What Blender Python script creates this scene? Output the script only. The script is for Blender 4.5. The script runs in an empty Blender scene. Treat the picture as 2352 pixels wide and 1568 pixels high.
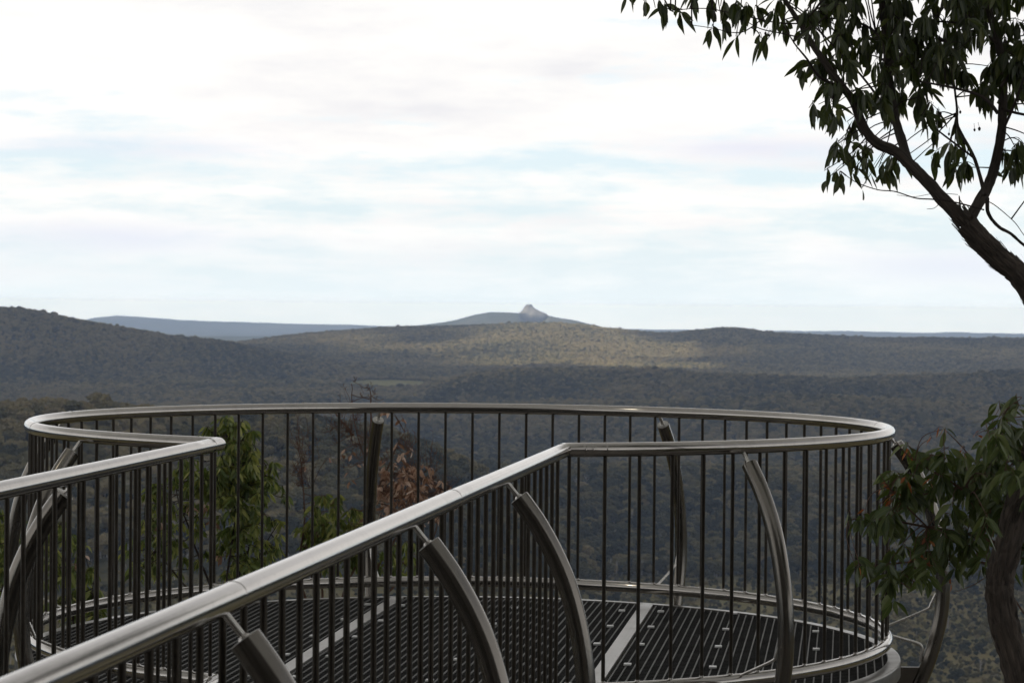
import bpy, math, random
import numpy as np
from mathutils import Vector, Matrix
random.seed(7)
RNG = np.random.default_rng(11)
S = bpy.context.scene
COL = S.collection
R_ = math.radians

# ------------------------------------------------------------------ camera
F = 5827.0; CX = 1176.0; CY = 784.0          # 55 mm lens on a 22.2 mm sensor, picture units of 2352 x 1568
CAMZ = 1.687
PITCH = math.atan(83 / F); ROLL = 0.009
CAM_M = Matrix.Rotation(math.pi / 2 - PITCH, 3, 'X') @ Matrix.Rotation(ROLL, 3, 'Z')

def at(x, y, Y):
    d = CAM_M @ Vector(((x - CX) / F, -(y - CY) / F, -1.0))
    t = Y / d.y
    return Vector((d.x * t, Y, CAMZ + d.z * t))

cd = bpy.data.cameras.new('camera'); cam = bpy.data.objects.new('camera', cd); COL.objects.link(cam)
cam.matrix_world = Matrix.Translation((0, 0, CAMZ)) @ CAM_M.to_4x4()
cd.sensor_width = 22.2; cd.lens = 55.0; cd.clip_start = 0.1; cd.clip_end = 120000
cd.dof.use_dof = True; cd.dof.focus_distance = 11.0; cd.dof.aperture_fstop = 8.0
S.camera = cam

# ------------------------------------------------------------------ helpers
def tag(o, label=None, cat=None, group=None, kind=None):
    if label: o['label'] = label
    if cat: o['category'] = cat
    if group: o['group'] = group
    if kind: o['kind'] = kind
    return o

def empty(name, loc):
    o = bpy.data.objects.new(name, None); COL.objects.link(o); o.location = loc
    o.empty_display_size = 0.2
    return o

class MB:
    """collects vertices, faces, uvs and a per-vertex tint, then links them as ONE mesh object"""
    def __init__(s): s.v = []; s.f = []; s.uv = []; s.t = []
    def add(s, vs, fs, uvs=None, tint=0.5):
        b = len(s.v); s.v += [tuple(p) for p in vs]
        s.f += [tuple(i + b for i in f) for f in fs]
        s.uv += list(uvs) if uvs else [(0.0, 0.0)] * len(vs)
        if isinstance(tint, (list, tuple)): s.t += list(tint)
        else: s.t += [tint] * len(vs)
    def box(s, c, size, rz=0.0, tint=0.5):
        cx, cy, cz = c; hx, hy, hz = (q / 2 for q in size); ca, sa = math.cos(rz), math.sin(rz)
        vs = []
        for dx in (-hx, hx):
            for dy in (-hy, hy):
                for dz in (-hz, hz):
                    vs.append((cx + dx * ca - dy * sa, cy + dx * sa + dy * ca, cz + dz))
        fs = [(0, 1, 3, 2), (4, 6, 7, 5), (0, 4, 5, 1), (2, 3, 7, 6), (0, 2, 6, 4), (1, 5, 7, 3)]
        s.add(vs, fs, [(p[0], p[1]) for p in vs], tint)
    def bar(s, a, b, w, h, tint=0.5):      # rectangular bar, top face at the given z
        a = Vector(a); b = Vector(b); d = b - a
        if d.length < 1e-4: return
        n = Vector((-d.y, d.x, 0)).normalized() * (w / 2)
        dn = Vector((0, 0, -h))
        vs = [a - n, a + n, b + n, b - n, a - n + dn, a + n + dn, b + n + dn, b - n + dn]
        fs = [(3, 2, 1, 0), (4, 5, 6, 7), (0, 1, 5, 4), (1, 2, 6, 5), (2, 3, 7, 6), (3, 0, 4, 7)]
        s.add(vs, fs, [(0, 0), (0, 1), (d.length, 1), (d.length, 0)] * 2, tint)
    def tube(s, pts, rad, n=16, cap=True, closed=False, tint=0.5, lump=0.0, seed=0, vofs=0.0):
        pts = [Vector(p) for p in pts]; m = len(pts)
        if not isinstance(rad, (list, tuple)): rad = [rad] * m
        rnd = random.Random(seed)
        # directions
        up = None; vs = []; uvs = []; L = 0.0
        for i in range(m):
            if closed: dprev = (pts[i] - pts[i - 1]); dnext = (pts[(i + 1) % m] - pts[i])
            else:
                dprev = pts[i] - pts[i - 1] if i > 0 else pts[1] - pts[0]
                dnext = pts[i + 1] - pts[i] if i < m - 1 else pts[i] - pts[i - 1]
            dprev = dprev.normalized(); dnext = dnext.normalized()
            t = (dprev + dnext).normalized()
            if up is None:
                up = Vector((0, 0, 1)) if abs(t.z) < 0.9 else Vector((0, 1, 0))
            e1 = up - t * up.dot(t); e1.normalize(); up = e1; e2 = t.cross(e1)
            cosh = max(0.35, t.dot(dnext))
            # mitre: stretch the direction lying in the bend plane
            bend = dnext - dprev
            bd = bend.normalized() if bend.length > 1e-5 else None
            if i > 0: L += (pts[i] - pts[i - 1]).length
            for k in range(n):
                a = 2 * math.pi * k / n
                o = (e1 * math.cos(a) + e2 * math.sin(a)) * rad[i]
                if lump:
                    o *= 1 + lump * (rnd.random() - .5) * 2
                if bd is not None and cosh < 0.9999:
                    c = o.dot(bd); o += bd * c * (1 / cosh - 1)
                vs.append(pts[i] + o); uvs.append((L, k / n + vofs))
        fs = []
        rng = m if closed else m - 1
        for i in range(rng):
            j = (i + 1) % m
            for k in range(n):
                k2 = (k + 1) % n
                fs.append((i * n + k, i * n + k2, j * n + k2, j * n + k))
        if cap and not closed:
            fs.append(tuple(range(n - 1, -1, -1))); fs.append(tuple((m - 1) * n + k for k in range(n)))
        s.add(vs, fs, uvs, tint)
    def build(s, name, mat, parent=None, smooth=True, origin=None):
        me = bpy.data.meshes.new(name)
        v = np.array(s.v, dtype=np.float32)
        if origin is not None: v = v - np.array(origin, dtype=np.float32)
        me.from_pydata(v.tolist(), [], s.f); me.materials.append(mat)
        uvl = me.uv_layers.new(name='UVMap')
        idx = np.empty(len(me.loops), dtype=np.int32); me.loops.foreach_get('vertex_index', idx)
        uvl.data.foreach_set('uv', np.array(s.uv, dtype=np.float32)[idx].ravel())
        at_ = me.attributes.new('tint', 'FLOAT', 'POINT'); at_.data.foreach_set('value', np.array(s.t, dtype=np.float32))
        me.polygons.foreach_set('use_smooth', [smooth] * len(me.polygons))
        if smooth and hasattr(me, 'set_sharp_from_angle'): me.set_sharp_from_angle(angle=R_(50))
        me.update()
        o = bpy.data.objects.new(name, me); COL.objects.link(o)
        if origin is not None: o.location = origin
        if parent is not None:
            o.parent = parent
            if origin is None: o.location = -parent.location
            else: o.location = Vector(origin) - parent.location
        return o

# ------------------------------------------------------------------ materials
def newmat(name):
    m = bpy.data.materials.new(name); m.use_nodes = True
    nt = m.node_tree; nt.nodes.clear()
    out = nt.nodes.new('ShaderNodeOutputMaterial')
    return m, nt, out
def N(nt, t, **kw):
    n = nt.nodes.new(t)
    for k, v in kw.items():
        if k.startswith('i_'):
            n.inputs[k[2:].replace('_', ' ')].default_value = v
        else: setattr(n, k, v)
    return n
def ramp(nt, fac, stops):
    r = nt.nodes.new('ShaderNodeValToRGB'); e = r.color_ramp.elements
    while len(e) < len(stops): e.new(0.5)
    for i, (p, c) in enumerate(stops):
        e[i].position = p; e[i].color = (c[0], c[1], c[2], 1) if not isinstance(c, (int, float)) else (c, c, c, 1)
    nt.links.new(fac, r.inputs['Fac']); return r.outputs['Color']
def mapping(nt, vec, scale, loc=(0, 0, 0)):
    m = nt.nodes.new('ShaderNodeMapping'); m.inputs['Scale'].default_value = scale; m.inputs['Location'].default_value = loc
    nt.links.new(vec, m.inputs['Vector']); return m.outputs['Vector']
def noise(nt, vec, scale, detail=4, rough=0.55):
    n = nt.nodes.new('ShaderNodeTexNoise'); n.inputs['Scale'].default_value = scale
    n.inputs['Detail'].default_value = detail; n.inputs['Roughness'].default_value = rough
    nt.links.new(vec, n.inputs['Vector']); return n.outputs['Fac']
def mixc(nt, fac, a, b, blend='MIX'):
    m = nt.nodes.new('ShaderNodeMix'); m.data_type = 'RGBA'; m.blend_type = blend
    if isinstance(fac, (int, float)): m.inputs[0].default_value = fac
    else: nt.links.new(fac, m.inputs[0])
    for s_, i in ((a, 6), (b, 7)):
        if isinstance(s_, tuple): m.inputs[i].default_value = (*s_[:3], 1)
        else: nt.links.new(s_, m.inputs[i])
    return m.outputs[2]
def math_(nt, op, a, b=0.0, c=0.0):
    m = nt.nodes.new('ShaderNodeMath'); m.operation = op
    for i, s_ in enumerate((a, b, c)):
        if isinstance(s_, (int, float)): m.inputs[i].default_value = s_
        else: nt.links.new(s_, m.inputs[i])
    return m.outputs[0]

def steel(name, base=(0.43, 0.405, 0.38), r0=0.07, r1=0.17, streak=1.0, dark=0.45):
    m, nt, out = newmat(name)
    tc = N(nt, 'ShaderNodeTexCoord'); uv = tc.outputs['UV']; ob = tc.outputs['Object']
    s1 = noise(nt, mapping(nt, uv, (0.5, 22, 1)), 1.0, 4, 0.5)
    s2 = noise(nt, mapping(nt, uv, (2, 120, 1)), 1.0, 3, 0.6)
    blot = noise(nt, ob, 5.0, 6, 0.65)
    fine = noise(nt, ob, 60.0, 4, 0.6)
    c = mixc(nt, math_(nt, 'MULTIPLY', ramp(nt, s1, [(0.35, 0.0), (0.7, 1.0)]), 0.32 * streak), base, tuple(q * dark for q in base))
    c = mixc(nt, ramp(nt, blot, [(0.52, 0.0), (0.76, 0.35)]), c, (0.17, 0.15, 0.13))
    c = mixc(nt, ramp(nt, fine, [(0.55, 0.0), (0.8, 0.3)]), c, (0.12, 0.11, 0.10))
    p = N(nt, 'ShaderNodeBsdfPrincipled'); p.inputs['Metallic'].default_value = 0.95
    nt.links.new(c, p.inputs['Base Color'])
    rr = N(nt, 'ShaderNodeMapRange'); nt.links.new(math_(nt, 'ADD', math_(nt, 'MULTIPLY', s1, 0.5), math_(nt, 'MULTIPLY', blot, 0.5)), rr.inputs[0])
    rr.inputs[1].default_value = 0.35; rr.inputs[2].default_value = 0.65; rr.inputs[3].default_value = r0; rr.inputs[4].default_value = r1
    nt.links.new(rr.outputs[0], p.inputs['Roughness'])
    b = N(nt, 'ShaderNodeBump'); b.inputs['Strength'].default_value = 0.035; b.inputs['Distance'].default_value = 0.002
    nt.links.new(math_(nt, 'ADD', s2, math_(nt, 'MULTIPLY', s1, 0.7)), b.inputs['Height']); nt.links.new(b.outputs[0], p.inputs['Normal'])
    nt.links.new(p.outputs[0], out.inputs[0]); return m

def simple(name, col, rough=0.8, metal=0.0, var=0.3, nscale=8, bump=0.0, bscale=30):
    m, nt, out = newmat(name); tc = N(nt, 'ShaderNodeTexCoord')
    n = noise(nt, tc.outputs['Object'], nscale, 5)
    c = ramp(nt, n, [(0.3, tuple(q * (1 - var) for q in col)), (0.7, tuple(min(1, q * (1 + var)) for q in col))])
    p = N(nt, 'ShaderNodeBsdfPrincipled'); nt.links.new(c, p.inputs['Base Color'])
    p.inputs['Roughness'].default_value = rough; p.inputs['Metallic'].default_value = metal
    if bump:
        b = N(nt, 'ShaderNodeBump'); b.inputs['Strength'].default_value = bump; b.inputs['Distance'].default_value = 0.01
        nt.links.new(noise(nt, tc.outputs['Object'], bscale, 6), b.inputs['Height']); nt.links.new(b.outputs[0], p.inputs['Normal'])
    nt.links.new(p.outputs[0], out.inputs[0]); return m

def leafmat(name, stops, trans=0.22, tcol=(0.16, 0.22, 0.03), rough=0.42):
    m, nt, out = newmat(name)
    a = N(nt, 'ShaderNodeAttribute', attribute_name='tint')
    tc = N(nt, 'ShaderNodeTexCoord')
    c = ramp(nt, a.outputs['Fac'], stops)
    spots = noise(nt, tc.outputs['Object'], 45, 4, 0.6)
    c = mixc(nt, ramp(nt, spots, [(0.52, 0.0), (0.78, 0.55)]), c, (0.07, 0.045, 0.02))
    # midrib, from the UV
    sp = N(nt, 'ShaderNodeSeparateXYZ'); nt.links.new(tc.outputs['UV'], sp.inputs[0])
    rib = ramp(nt, math_(nt, 'ABSOLUTE', math_(nt, 'SUBTRACT', sp.outputs[1], 0.5)), [(0.0, 0.55), (0.09, 0.0)])
    c = mixc(nt, rib, c, (0.16, 0.17, 0.07))
    p = N(nt, 'ShaderNodeBsdfPrincipled'); nt.links.new(c, p.inputs['Base Color']); p.inputs['Roughness'].default_value = rough
    tr = N(nt, 'ShaderNodeBsdfTranslucent'); nt.links.new(mixc(nt, 0.6, c, tcol), tr.inputs[0])
    mx = N(nt, 'ShaderNodeMixShader'); mx.inputs[0].default_value = trans
    nt.links.new(p.outputs[0], mx.inputs[1]); nt.links.new(tr.outputs[0], mx.inputs[2]); nt.links.new(mx.outputs[0], out.inputs[0]); return m

def barkmat(name, c0, c1, sc=1.0):
    m, nt, out = newmat(name); tc = N(nt, 'ShaderNodeTexCoord')
    v = mapping(nt, tc.outputs['UV'], (7 * sc, 20, 1))
    n = noise(nt, v, 1.0, 8, 0.7); g = noise(nt, tc.outputs['Object'], 6, 4)
    c = ramp(nt, n, [(0.32, c0), (0.68, c1)]); c = mixc(nt, ramp(nt, g, [(0.4, 0.0), (0.7, 0.6)]), c, tuple(q * 0.6 for q in c1))
    p = N(nt, 'ShaderNodeBsdfPrincipled'); nt.links.new(c, p.inputs['Base Color']); p.inputs['Roughness'].default_value = 0.9
    b = N(nt, 'ShaderNodeBump'); b.inputs['Strength'].default_value = 1.0; b.inputs['Distance'].default_value = 0.025
    nt.links.new(n, b.inputs['Height']); nt.links.new(b.outputs[0], p.inputs['Normal']); nt.links.new(p.outputs[0], out.inputs[0]); return m

M = {}
M['rail'] = steel('weathered_stainless_rail')
M['post'] = steel('weathered_stainless_post', base=(0.20, 0.185, 0.165), r0=0.14, r1=0.30)
M['bar'] = steel('dull_stainless_baluster', base=(0.055, 0.048, 0.04), r0=0.3, r1=0.5)
M['pin'] = steel('polished_stainless_pin', base=(0.6, 0.58, 0.55), r0=0.2, r1=0.35, streak=0.3)
M['flat'] = steel('brushed_steel_plate', base=(0.50, 0.49, 0.48), r0=0.35, r1=0.5, streak=0.4)
M['cap'] = steel('ground_steel_cap', base=(0.50, 0.49, 0.47), r0=0.45, r1=0.6, streak=0.2)
M['rim'] = steel('weathered_steel_rim', base=(0.16, 0.15, 0.135), r0=0.25, r1=0.45, streak=0.6)
M['grate'] = simple('galvanised_grating', (0.10, 0.10, 0.097), rough=0.6, metal=0.3, var=0.4, nscale=5)
M['grate_dark'] = simple('grating_load_bars', (0.028, 0.028, 0.028), rough=0.6, metal=0.4, var=0.3, nscale=5)
M['clip'] = simple('zinc_clip', (0.7, 0.7, 0.7), rough=0.35, metal=0.6, var=0.1)

# ------------------------------------------------------------------ platform
RC = Vector((-0.2475, 12.55, 0)); RR = 2.097; ZT = 1.09; ZB = 0.09; TR = 0.030
def cpt(a, r=RR, z=0.0): return Vector((RC.x + r * math.cos(a), RC.y + r * math.sin(a), z))
A0 = R_(-77.07); A1 = R_(241.8)
cr = cpt(A0); cl = cpt(A1)
def right_x(y): return cr.x + 0.147 * (y - cr.y)
def left_x(y): return cl.x + 0.135 * (y - cl.y)
YN = 1.2
def rail_path(z):
    pts = [Vector((right_x(YN), YN, z))]
    for k in range(1, 24):
        y = YN + (cr.y - YN) * k / 24; pts.append(Vector((right_x(y), y, z)))
    n = 150
    for k in range(n + 1): pts.append(cpt(A0 + (A1 - A0) * k / n, RR, z))
    for k in range(1, 25):
        y = cl.y + (YN - cl.y) * k / 24; pts.append(Vector((left_x(y), y, z)))
    return pts
plat = empty('viewing_platform', (RC.x, RC.y, 0))
tag(plat, 'round stainless steel lookout platform with curved handrail and narrow walkway above the valley', 'viewing platform')
mb = MB(); mb.tube(rail_path(ZT), TR, 28)
# welded joints
def ring(mb, p, d, r, w=0.004, h=0.0012):
    d = Vector(d).normalized()
    mb.tube([Vector(p) - d * w, Vector(p), Vector(p) + d * w], [r * 0.999, r + h, r * 0.999], 28, cap=False)
dR = Vector((0.147, 1, 0)).normalized(); dL = Vector((0.135, 1, 0)).normalized()
for s_ in (0.11, 2.75, 5.4): ring(mb, Vector((cr.x, cr.y, ZT)) - dR * s_, dR, TR)
for s_ in (0.13, 2.9, 5.6): ring(mb, Vector((cl.x, cl.y, ZT)) - dL * s_, dL, TR)
for a in (-74.8, -73.9, -72.2, 4, 45, 70, 120, 165, 200, 239.2):
    a = R_(a); ring(mb, cpt(a, RR, ZT), (-math.sin(a), math.cos(a), 0), TR)
mb.build('handrail', M['rail'], plat)
mb = MB(); mb.tube(rail_path(ZB), TR, 24)
BAL = []
k = -39
while True:
    a = R_(89.35 + k * 4.2526)
    if a > A1 - 0.01: break
    if a > A0: BAL.append(cpt(a))
    k += 1
y = 6.258
while y - 0.168 > YN: y -= 0.168
while y < cr.y - 0.07: BAL.append(Vector((right_x(y), y, 0))); y += 0.168
y = cl.y - 0.10
while y > YN: BAL.append(Vector((left_x(y), y, 0))); y -= 0.16
for b in BAL:   # weld beads
    mb.tube([b + Vector((0, 0, ZB + 0.026)), b + Vector((0, 0, ZB + 0.036))], [0.012, 0.0085], 10, cap=False)
mb.build('bottom_rail', M['rail'], plat)
def visible(b):
    d = b - Vector((0, 0, 0)); px = CX + F * b.x / max(b.y, .1)
    ytop = 701 + F * 0.63 / max(b.y, .1)
    return -60 < px < 2420 and ytop < 1568
vis = sorted([b for b in BAL if visible(b)], key=lambda b: b.y); rest = [b for b in BAL if not visible(b)]
mb = MB(); mb.tube([(0, 0, ZB + 0.02), (0, 0, ZT - 0.02)], 0.0082, 12)
bm0 = None
for i, b in enumerate(vis[:100]):
    if bm0 is None:
        bm0 = mb.build('baluster', M['bar'], plat); bm0.location = b - plat.location
    else:
        o = bm0.copy(); COL.objects.link(o); o.parent = plat; o.location = b - plat.location
        o.rotation_euler.z = random.random() * 6
mb = MB()
for b in vis[100:] + rest: mb.tube([b + Vector((0, 0, ZB + 0.02)), b + Vector((0, 0, ZT - 0.02))], 0.0082, 12, vofs=random.random())
o = mb.build('baluster', M['bar'], plat); tag(o, kind='stuff')

# curved outer posts: profile (outward offset, height relative to the handrail)
PROF = [(.055, -.072), (.088, -.115), (.125, -.168), (.175, -.255), (.218, -.35), (.25, -.45), (.275, -.56), (.292, -.68), (.297, -.80),
        (.29, -.90), (.272, -1.0), (.245, -1.1), (.21, -1.2), (.165, -1.3), (.11, -1.4), (.045, -1.49), (-.03, -1.56)]
PR = 0.035
def cat(pts, sub=3):
    out = []
    for i in range(len(pts) - 1):
        p0 = pts[max(i - 1, 0)]; p1 = pts[i]; p2 = pts[i + 1]; p3 = pts[min(i + 2, len(pts) - 1)]
        for k in range(sub):
            t = k / sub
            out.append(tuple(0.5 * ((2 * b) + (-a + c) * t + (2 * a - 5 * b + 4 * c - d) * t * t + (-a + 3 * b - 3 * c + d) * t ** 3)
                             for a, b, c, d in zip(p0, p1, p2, p3)))
    out.append(tuple(pts[-1])); return out
def make_post():
    pr = cat(PROF, 3)
    mb = MB(); mb.tube([(o_, 0, ZT + z_) for o_, z_ in pr], PR, 28, cap=True)
    d = Vector((pr[0][0] - pr[1][0], 0, pr[0][1] - pr[1][1])).normalized(); c = Vector((pr[0][0], 0, ZT + pr[0][1]))
    post = mb.build('curved_post', M['post'], plat)
    mb = MB(); mb.tube([c - d * 0.004, c + d * 0.0012, c + d * 0.0024], [PR - .002, PR - 0.002, PR - 0.006], 28)
    ch = [mb.build('end_cap', M['cap'])]
    mb = MB(); mb.tube([c + d * 0.002, Vector((0.012, 0, ZT - 0.02))], 0.0085, 12); mb.tube([c + d * 0.003, c + d * 0.010], [0.016, 0.0095], 12)
    ch.append(mb.build('pin', M['pin']))
    mb = MB(); mb.tube(cat([(0.01, 0, ZB + .022), (.12, 0, ZB + .068), (.222, 0, ZB + .114), (.236, 0, ZB + .135), (.262, 0, ZB + .19)], 4), 0.0068, 10)
    ch.append(mb.build('brace_rod', M['pin']))
    mb = MB(); mb.tube(cat([(0.01, 0, ZB - .012), (.09, 0, ZB - .034), (.165, 0, ZB - .055), (.19, 0, ZB - .068), (.196, 0, ZB - .095), (.188, 0, ZB - .15)], 4), 0.0085, 10)
    ch.append(mb.build('brace_rod', M['pin']))
    mb = MB(); mb.box((0.12, 0, -0.17), (0.13, 0.010, 0.17)); ch.append(mb.build('bracket_plate', M['post'], smooth=False))
    return post, ch
posts = [(cpt(R_(a)), R_(a)) for a in (-54, 0, 59, 104, 167, 218)]
for y_ in (8.83, 7.08, 5.05): posts.append((Vector((right_x(y_), y_, 0)), math.atan2(-0.147, 1)))
posts.append((Vector((left_x(8.8), 8.8, 0)), math.atan2(0.135, -1)))
post0, ch0 = make_post()
for c_ in ch0: c_.parent = post0; c_.location = (0, 0, 0)
for i, (p, a) in enumerate(posts):
    if i == 0: q = post0
    else:
        q = post0.copy(); COL.objects.link(q); q.parent = plat
        for c_ in ch0:
            e = c_.copy(); COL.objects.link(e); e.parent = q
    q.location = p - plat.location; q.rotation_euler = (0, 0, a)

# rim angle and deck
mb = MB(); vs = []; fs = []; n = 160
secs = [(0.004, -0.012), (0.004, 0.0), (0.056, 0.0), (0.064, -0.004), (0.066, -0.012), (0.066, -0.075), (0.058, -0.075), (0.058, -0.012)]
for k in range(n):
    a = 2 * math.pi * k / n
    for (o_, z_) in secs: vs.append(cpt(a, RR + o_, z_))
m_ = len(secs)
for k in range(n):
    for j in range(m_):
        fs.append((k * m_ + j, k * m_ + (j + 1) % m_, ((k + 1) % n) * m_ + (j + 1) % m_, ((k + 1) % n) * m_ + j))
fs = [f[::-1] for f in fs]
mb.add(vs, fs, [(v[0] * 3, v[1] * 0.2) for v in vs]); mb.build('deck_rim', M['rim'], plat)
WA = math.atan(0.132)                                       # walkway axis, turned from +Y towards +X
ax = Vector((math.sin(WA), math.cos(WA), 0)); ay = Vector((math.cos(WA), -math.sin(WA), 0))
def dk(u, w, z=0): p = RC + ax * w + ay * u; return Vector((p.x, p.y, z))
def chord(u, r): return math.sqrt(max(r * r - u * u, 0))
u1 = (Vector((-0.865, 12.97, 0)) - RC).dot(ay); u2 = (Vector((0.575, 12.84, 0)) - RC).dot(ay)
for u_ in (u1, u2):
    w_ = chord(u_, RR + 0.003); mb = MB(); mb.bar(dk(u_, -w_ , 0.0), dk(u_, w_, 0.0), 0.072, 0.09)
    mb.build('deck_beam', M['flat'], plat, smooth=False)
RD = RR + 0.002
for ui, (ua, ub) in enumerate(((-RD, u1 - 0.045), (u1 + 0.045, u2 - 0.045), (u2 + 0.045, RD))):
    mb = MB(); u_ = ua + 0.012
    while u_ < ub:
        w_ = chord(u_, RD)
        mb.bar(dk(u_, -w_, -0.003), dk(u_, w_, -0.003), 0.0065, 0.006); u_ += 0.040
    g = mb.build('deck_grating', M['grate'], plat, smooth=False)
    mb = MB(); w_ = -RD + 0.02
    while w_ < RD:
        c_ = chord(w_, RD); a_ = max(ua, -c_); b_ = min(ub, c_)
        if b_ > a_: mb.bar(dk(a_, w_, -0.005), dk(b_, w_, -0.005), 0.0045, 0.03)
        w_ += 0.046
    lb = mb.build('load_bars', M['grate_dark'], g, smooth=False); lb.location = (0, 0, 0)
    clips = []
    for uu in ((ua + 0.35, ub - 0.06) if ui == 0 else ((ua + 0.06, (ua + ub) / 2, ub - 0.06) if ui == 1 else (ua + 0.06, ua + 0.46, ua + 0.93))):
        w_ = -1.9
        while w_ < 2.0:
            if abs(w_) < chord(uu, RD) - 0.05:
                clips.append(dk(uu + random.uniform(-.012, .012), w_ + random.uniform(-.02, .02)))
            w_ += 0.70 if uu != ua + 0.46 else 0.7
    c0 = None
    for p in clips:
        if c0 is None:
            mb = MB(); mb.box((0, -0.014, 0.002), (0.034, 0.018, 0.008)); mb.box((0, 0.014, 0.002), (0.034, 0.018, 0.008)); mb.box((0, 0, -0.001), (0.03, 0.012, 0.006))
            c0 = mb.build('grating_clip', M['clip'], g, smooth=False); q = c0
        else: q = c0.copy(); COL.objects.link(q); q.parent = g
        q.location = p; q.rotation_euler = (0, 0, -WA)
        q.location = Vector(p)
# note: children of a grating part share its origin at the world origin offset
# walkway floor
mb = MB()
for (f_, s_) in ((right_x, -1), (left_x, 1)):
    mb.bar((f_(YN) , YN, 0.0), (f_(10.5), 10.5, 0.0), 0.07, 0.12)
mb.build('walkway_edge', M['flat'], plat, smooth=False)
mb = MB()
nb = 30
for k in range(1, nb):
    t = k / nb
    mb.bar((left_x(YN) + (right_x(YN) - left_x(YN)) * t, YN, -0.003), (left_x(10.4) + (right_x(10.4) - left_x(10.4)) * t, 10.4, -0.003), 0.0065, 0.006)
g = mb.build('walkway_grating', M['grate'], plat, smooth=False)
mb = MB(); y = YN
while y < 10.4:
    mb.bar((left_x(y) + .036, y, -0.005), (right_x(y) - .036, y, -0.005), 0.0045, 0.03); y += 0.046
lb = mb.build('load_bars', M['grate_dark'], g, smooth=False); lb.location = (0, 0, 0)

# ------------------------------------------------------------------ noise for terrain
def vnoise(x, y, seed=0):
    xi = np.floor(x).astype(np.int64); yi = np.floor(y).astype(np.int64); xf = x - xi; yf = y - yi
    def h(a, b):
        n_ = (a * 374761393 + b * 668265263 + seed * 974711) & 0xffffffff
        n_ = ((n_ ^ (n_ >> 13)) * 1274126177) & 0xffffffff
        return ((n_ ^ (n_ >> 16)) & 0xffff) / 65535.0
    u = xf * xf * (3 - 2 * xf); v = yf * yf * (3 - 2 * yf)
    return (h(xi, yi) * (1 - u) + h(xi + 1, yi) * u) * (1 - v) + (h(xi, yi + 1) * (1 - u) + h(xi + 1, yi + 1) * u) * v
def fbm(x, y, o=4, seed=0):
    s = 0; a = 1; t = 0
    for i in range(o): s = s + a * vnoise(x * 2 ** i + 17.3 * i, y * 2 ** i - 9.1 * i, seed + i); t += a; a *= 0.5
    return s / t - 0.5

# ------------------------------------------------------------------ terrain: rows of (distance, [(picture x, picture y)...] or height)
def yl(x): return 701 + 0.009 * (x - 1176)
def prof(tab): return lambda X: np.interp(X, [p[0] for p in tab], [p[1] for p in tab])
TREE = 12.0
def hrow(z): return lambda X, d: np.full_like(X, z)
def lrow(a, b): return lambda X, d: np.interp(X, [1150, 1400], [a, b])
def prow(tab, drop=9.0):
    f = prof(tab)
    return lambda X, d: -(f(X) - yl(X)) / F * d + CAMZ - drop
ROWS = [
 (0.0, hrow(-0.1)), (4.0, hrow(-0.12)), (7.0, hrow(-2.2)), (15.5, hrow(-3.0)), (20.0, hrow(-6.5)), (30, hrow(-16)), (60, hrow(-45)), (150, hrow(-95)), (400, hrow(-150)), (900, hrow(-188)),
 (1100, lrow(-158, -197)), (1400, lrow(-154, -199)),
 (1750, prow([(-900, 925), (0, 932), (60, 927), (250, 938), (450, 950), (700, 963), (900, 1000), (1050, 1052), (1150, 1130), (1250, 1240), (1330, 1330), (1400, 1343), (3200, 1358)])), (1980, lrow(-150, -204)),
 (2450, prow([(-900, 1100), (900, 1100), (1050, 1090), (1200, 1082), (1700, 1085), (2000, 1095), (2352, 1110), (3200, 1100)])),
 (2950, hrow(-211)), (3600, hrow(-206)),
 (4050, prow([(-900, 925), (0, 925), (1000, 928), (1500, 925), (1800, 908), (1950, 905), (2150, 918), (2352, 935), (3200, 930)])),
 (4250, prow([(-900, 930), (1000, 932), (1500, 930), (2352, 935), (3200, 930)])),
 (4700, prow([(-900, 895), (0, 893), (700, 893), (820, 908), (975, 908), (1000, 885), (1050, 868), (1100, 857), (1200, 849), (1300, 848), (1400, 850), (1500, 853), (1600, 862), (1800, 870), (1900, 872), (2000, 868), (2100, 862), (2200, 856), (2300, 848), (2352, 843), (2700, 815), (3200, 800)])),
 (5050, prow([(-900, 882), (900, 883), (1100, 886), (1300, 885), (3200, 885)], 0)),
 (5600, prow([(-900, 740), (-300, 712), (-100, 705), (0, 706), (50, 708), (100, 718), (180, 737), (300, 757), (400, 770), (500, 780), (600, 800), (700, 820), (850, 842), (1000, 857), (1150, 864), (2352, 868), (3200, 868)])),
 (6100, prow([(-900, 760), (0, 745), (300, 780), (500, 805), (700, 825), (1000, 845), (1300, 838), (1800, 852), (2352, 858), (3200, 850)])),
 (7600, prow([(-900, 790), (300, 790), (500, 783), (600, 773), (700, 763), (850, 752), (1000, 748), (1100, 746), (1200, 741.5), (1300, 741), (1350, 745), (1400, 751), (1480, 757), (1560, 757), (1620, 750), (1650, 748), (1700, 749), (1780, 758), (1900, 760), (2000, 767), (2150, 771), (2352, 775), (3200, 780)], 13.0)),
 (9000, hrow(-215)), (11500, hrow(-235)),
 (14000, prow([(-900, 772), (880, 772), (950, 751), (1000, 746), (1050, 737), (1085, 727), (1123, 720.5), (1191, 720), (1199, 727), (1206, 740), (1245, 740), (1258, 728), (1262, 725), (1280, 729), (1313, 734), (1338, 740), (1377, 749), (1450, 775), (3200, 785)], 0)),
 (17000, hrow(-238)), (20000, hrow(-240)),
 (23000, prow([(-900, 760), (0, 752), (120, 744), (180, 736), (220, 728), (270, 724.5), (350, 729), (450, 736), (550, 742), (700, 746), (850, 749), (1100, 751), (1400, 756), (1600, 757.5), (1800, 760), (2000, 762.5), (2200, 764), (2352, 766), (3200, 774)], 0)),
 (26000, hrow(-255)), (30000, prow([(-900, 739), (3200, 773)], 0)),
]
RD_ = np.array([r[0] for r in ROWS])
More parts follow.
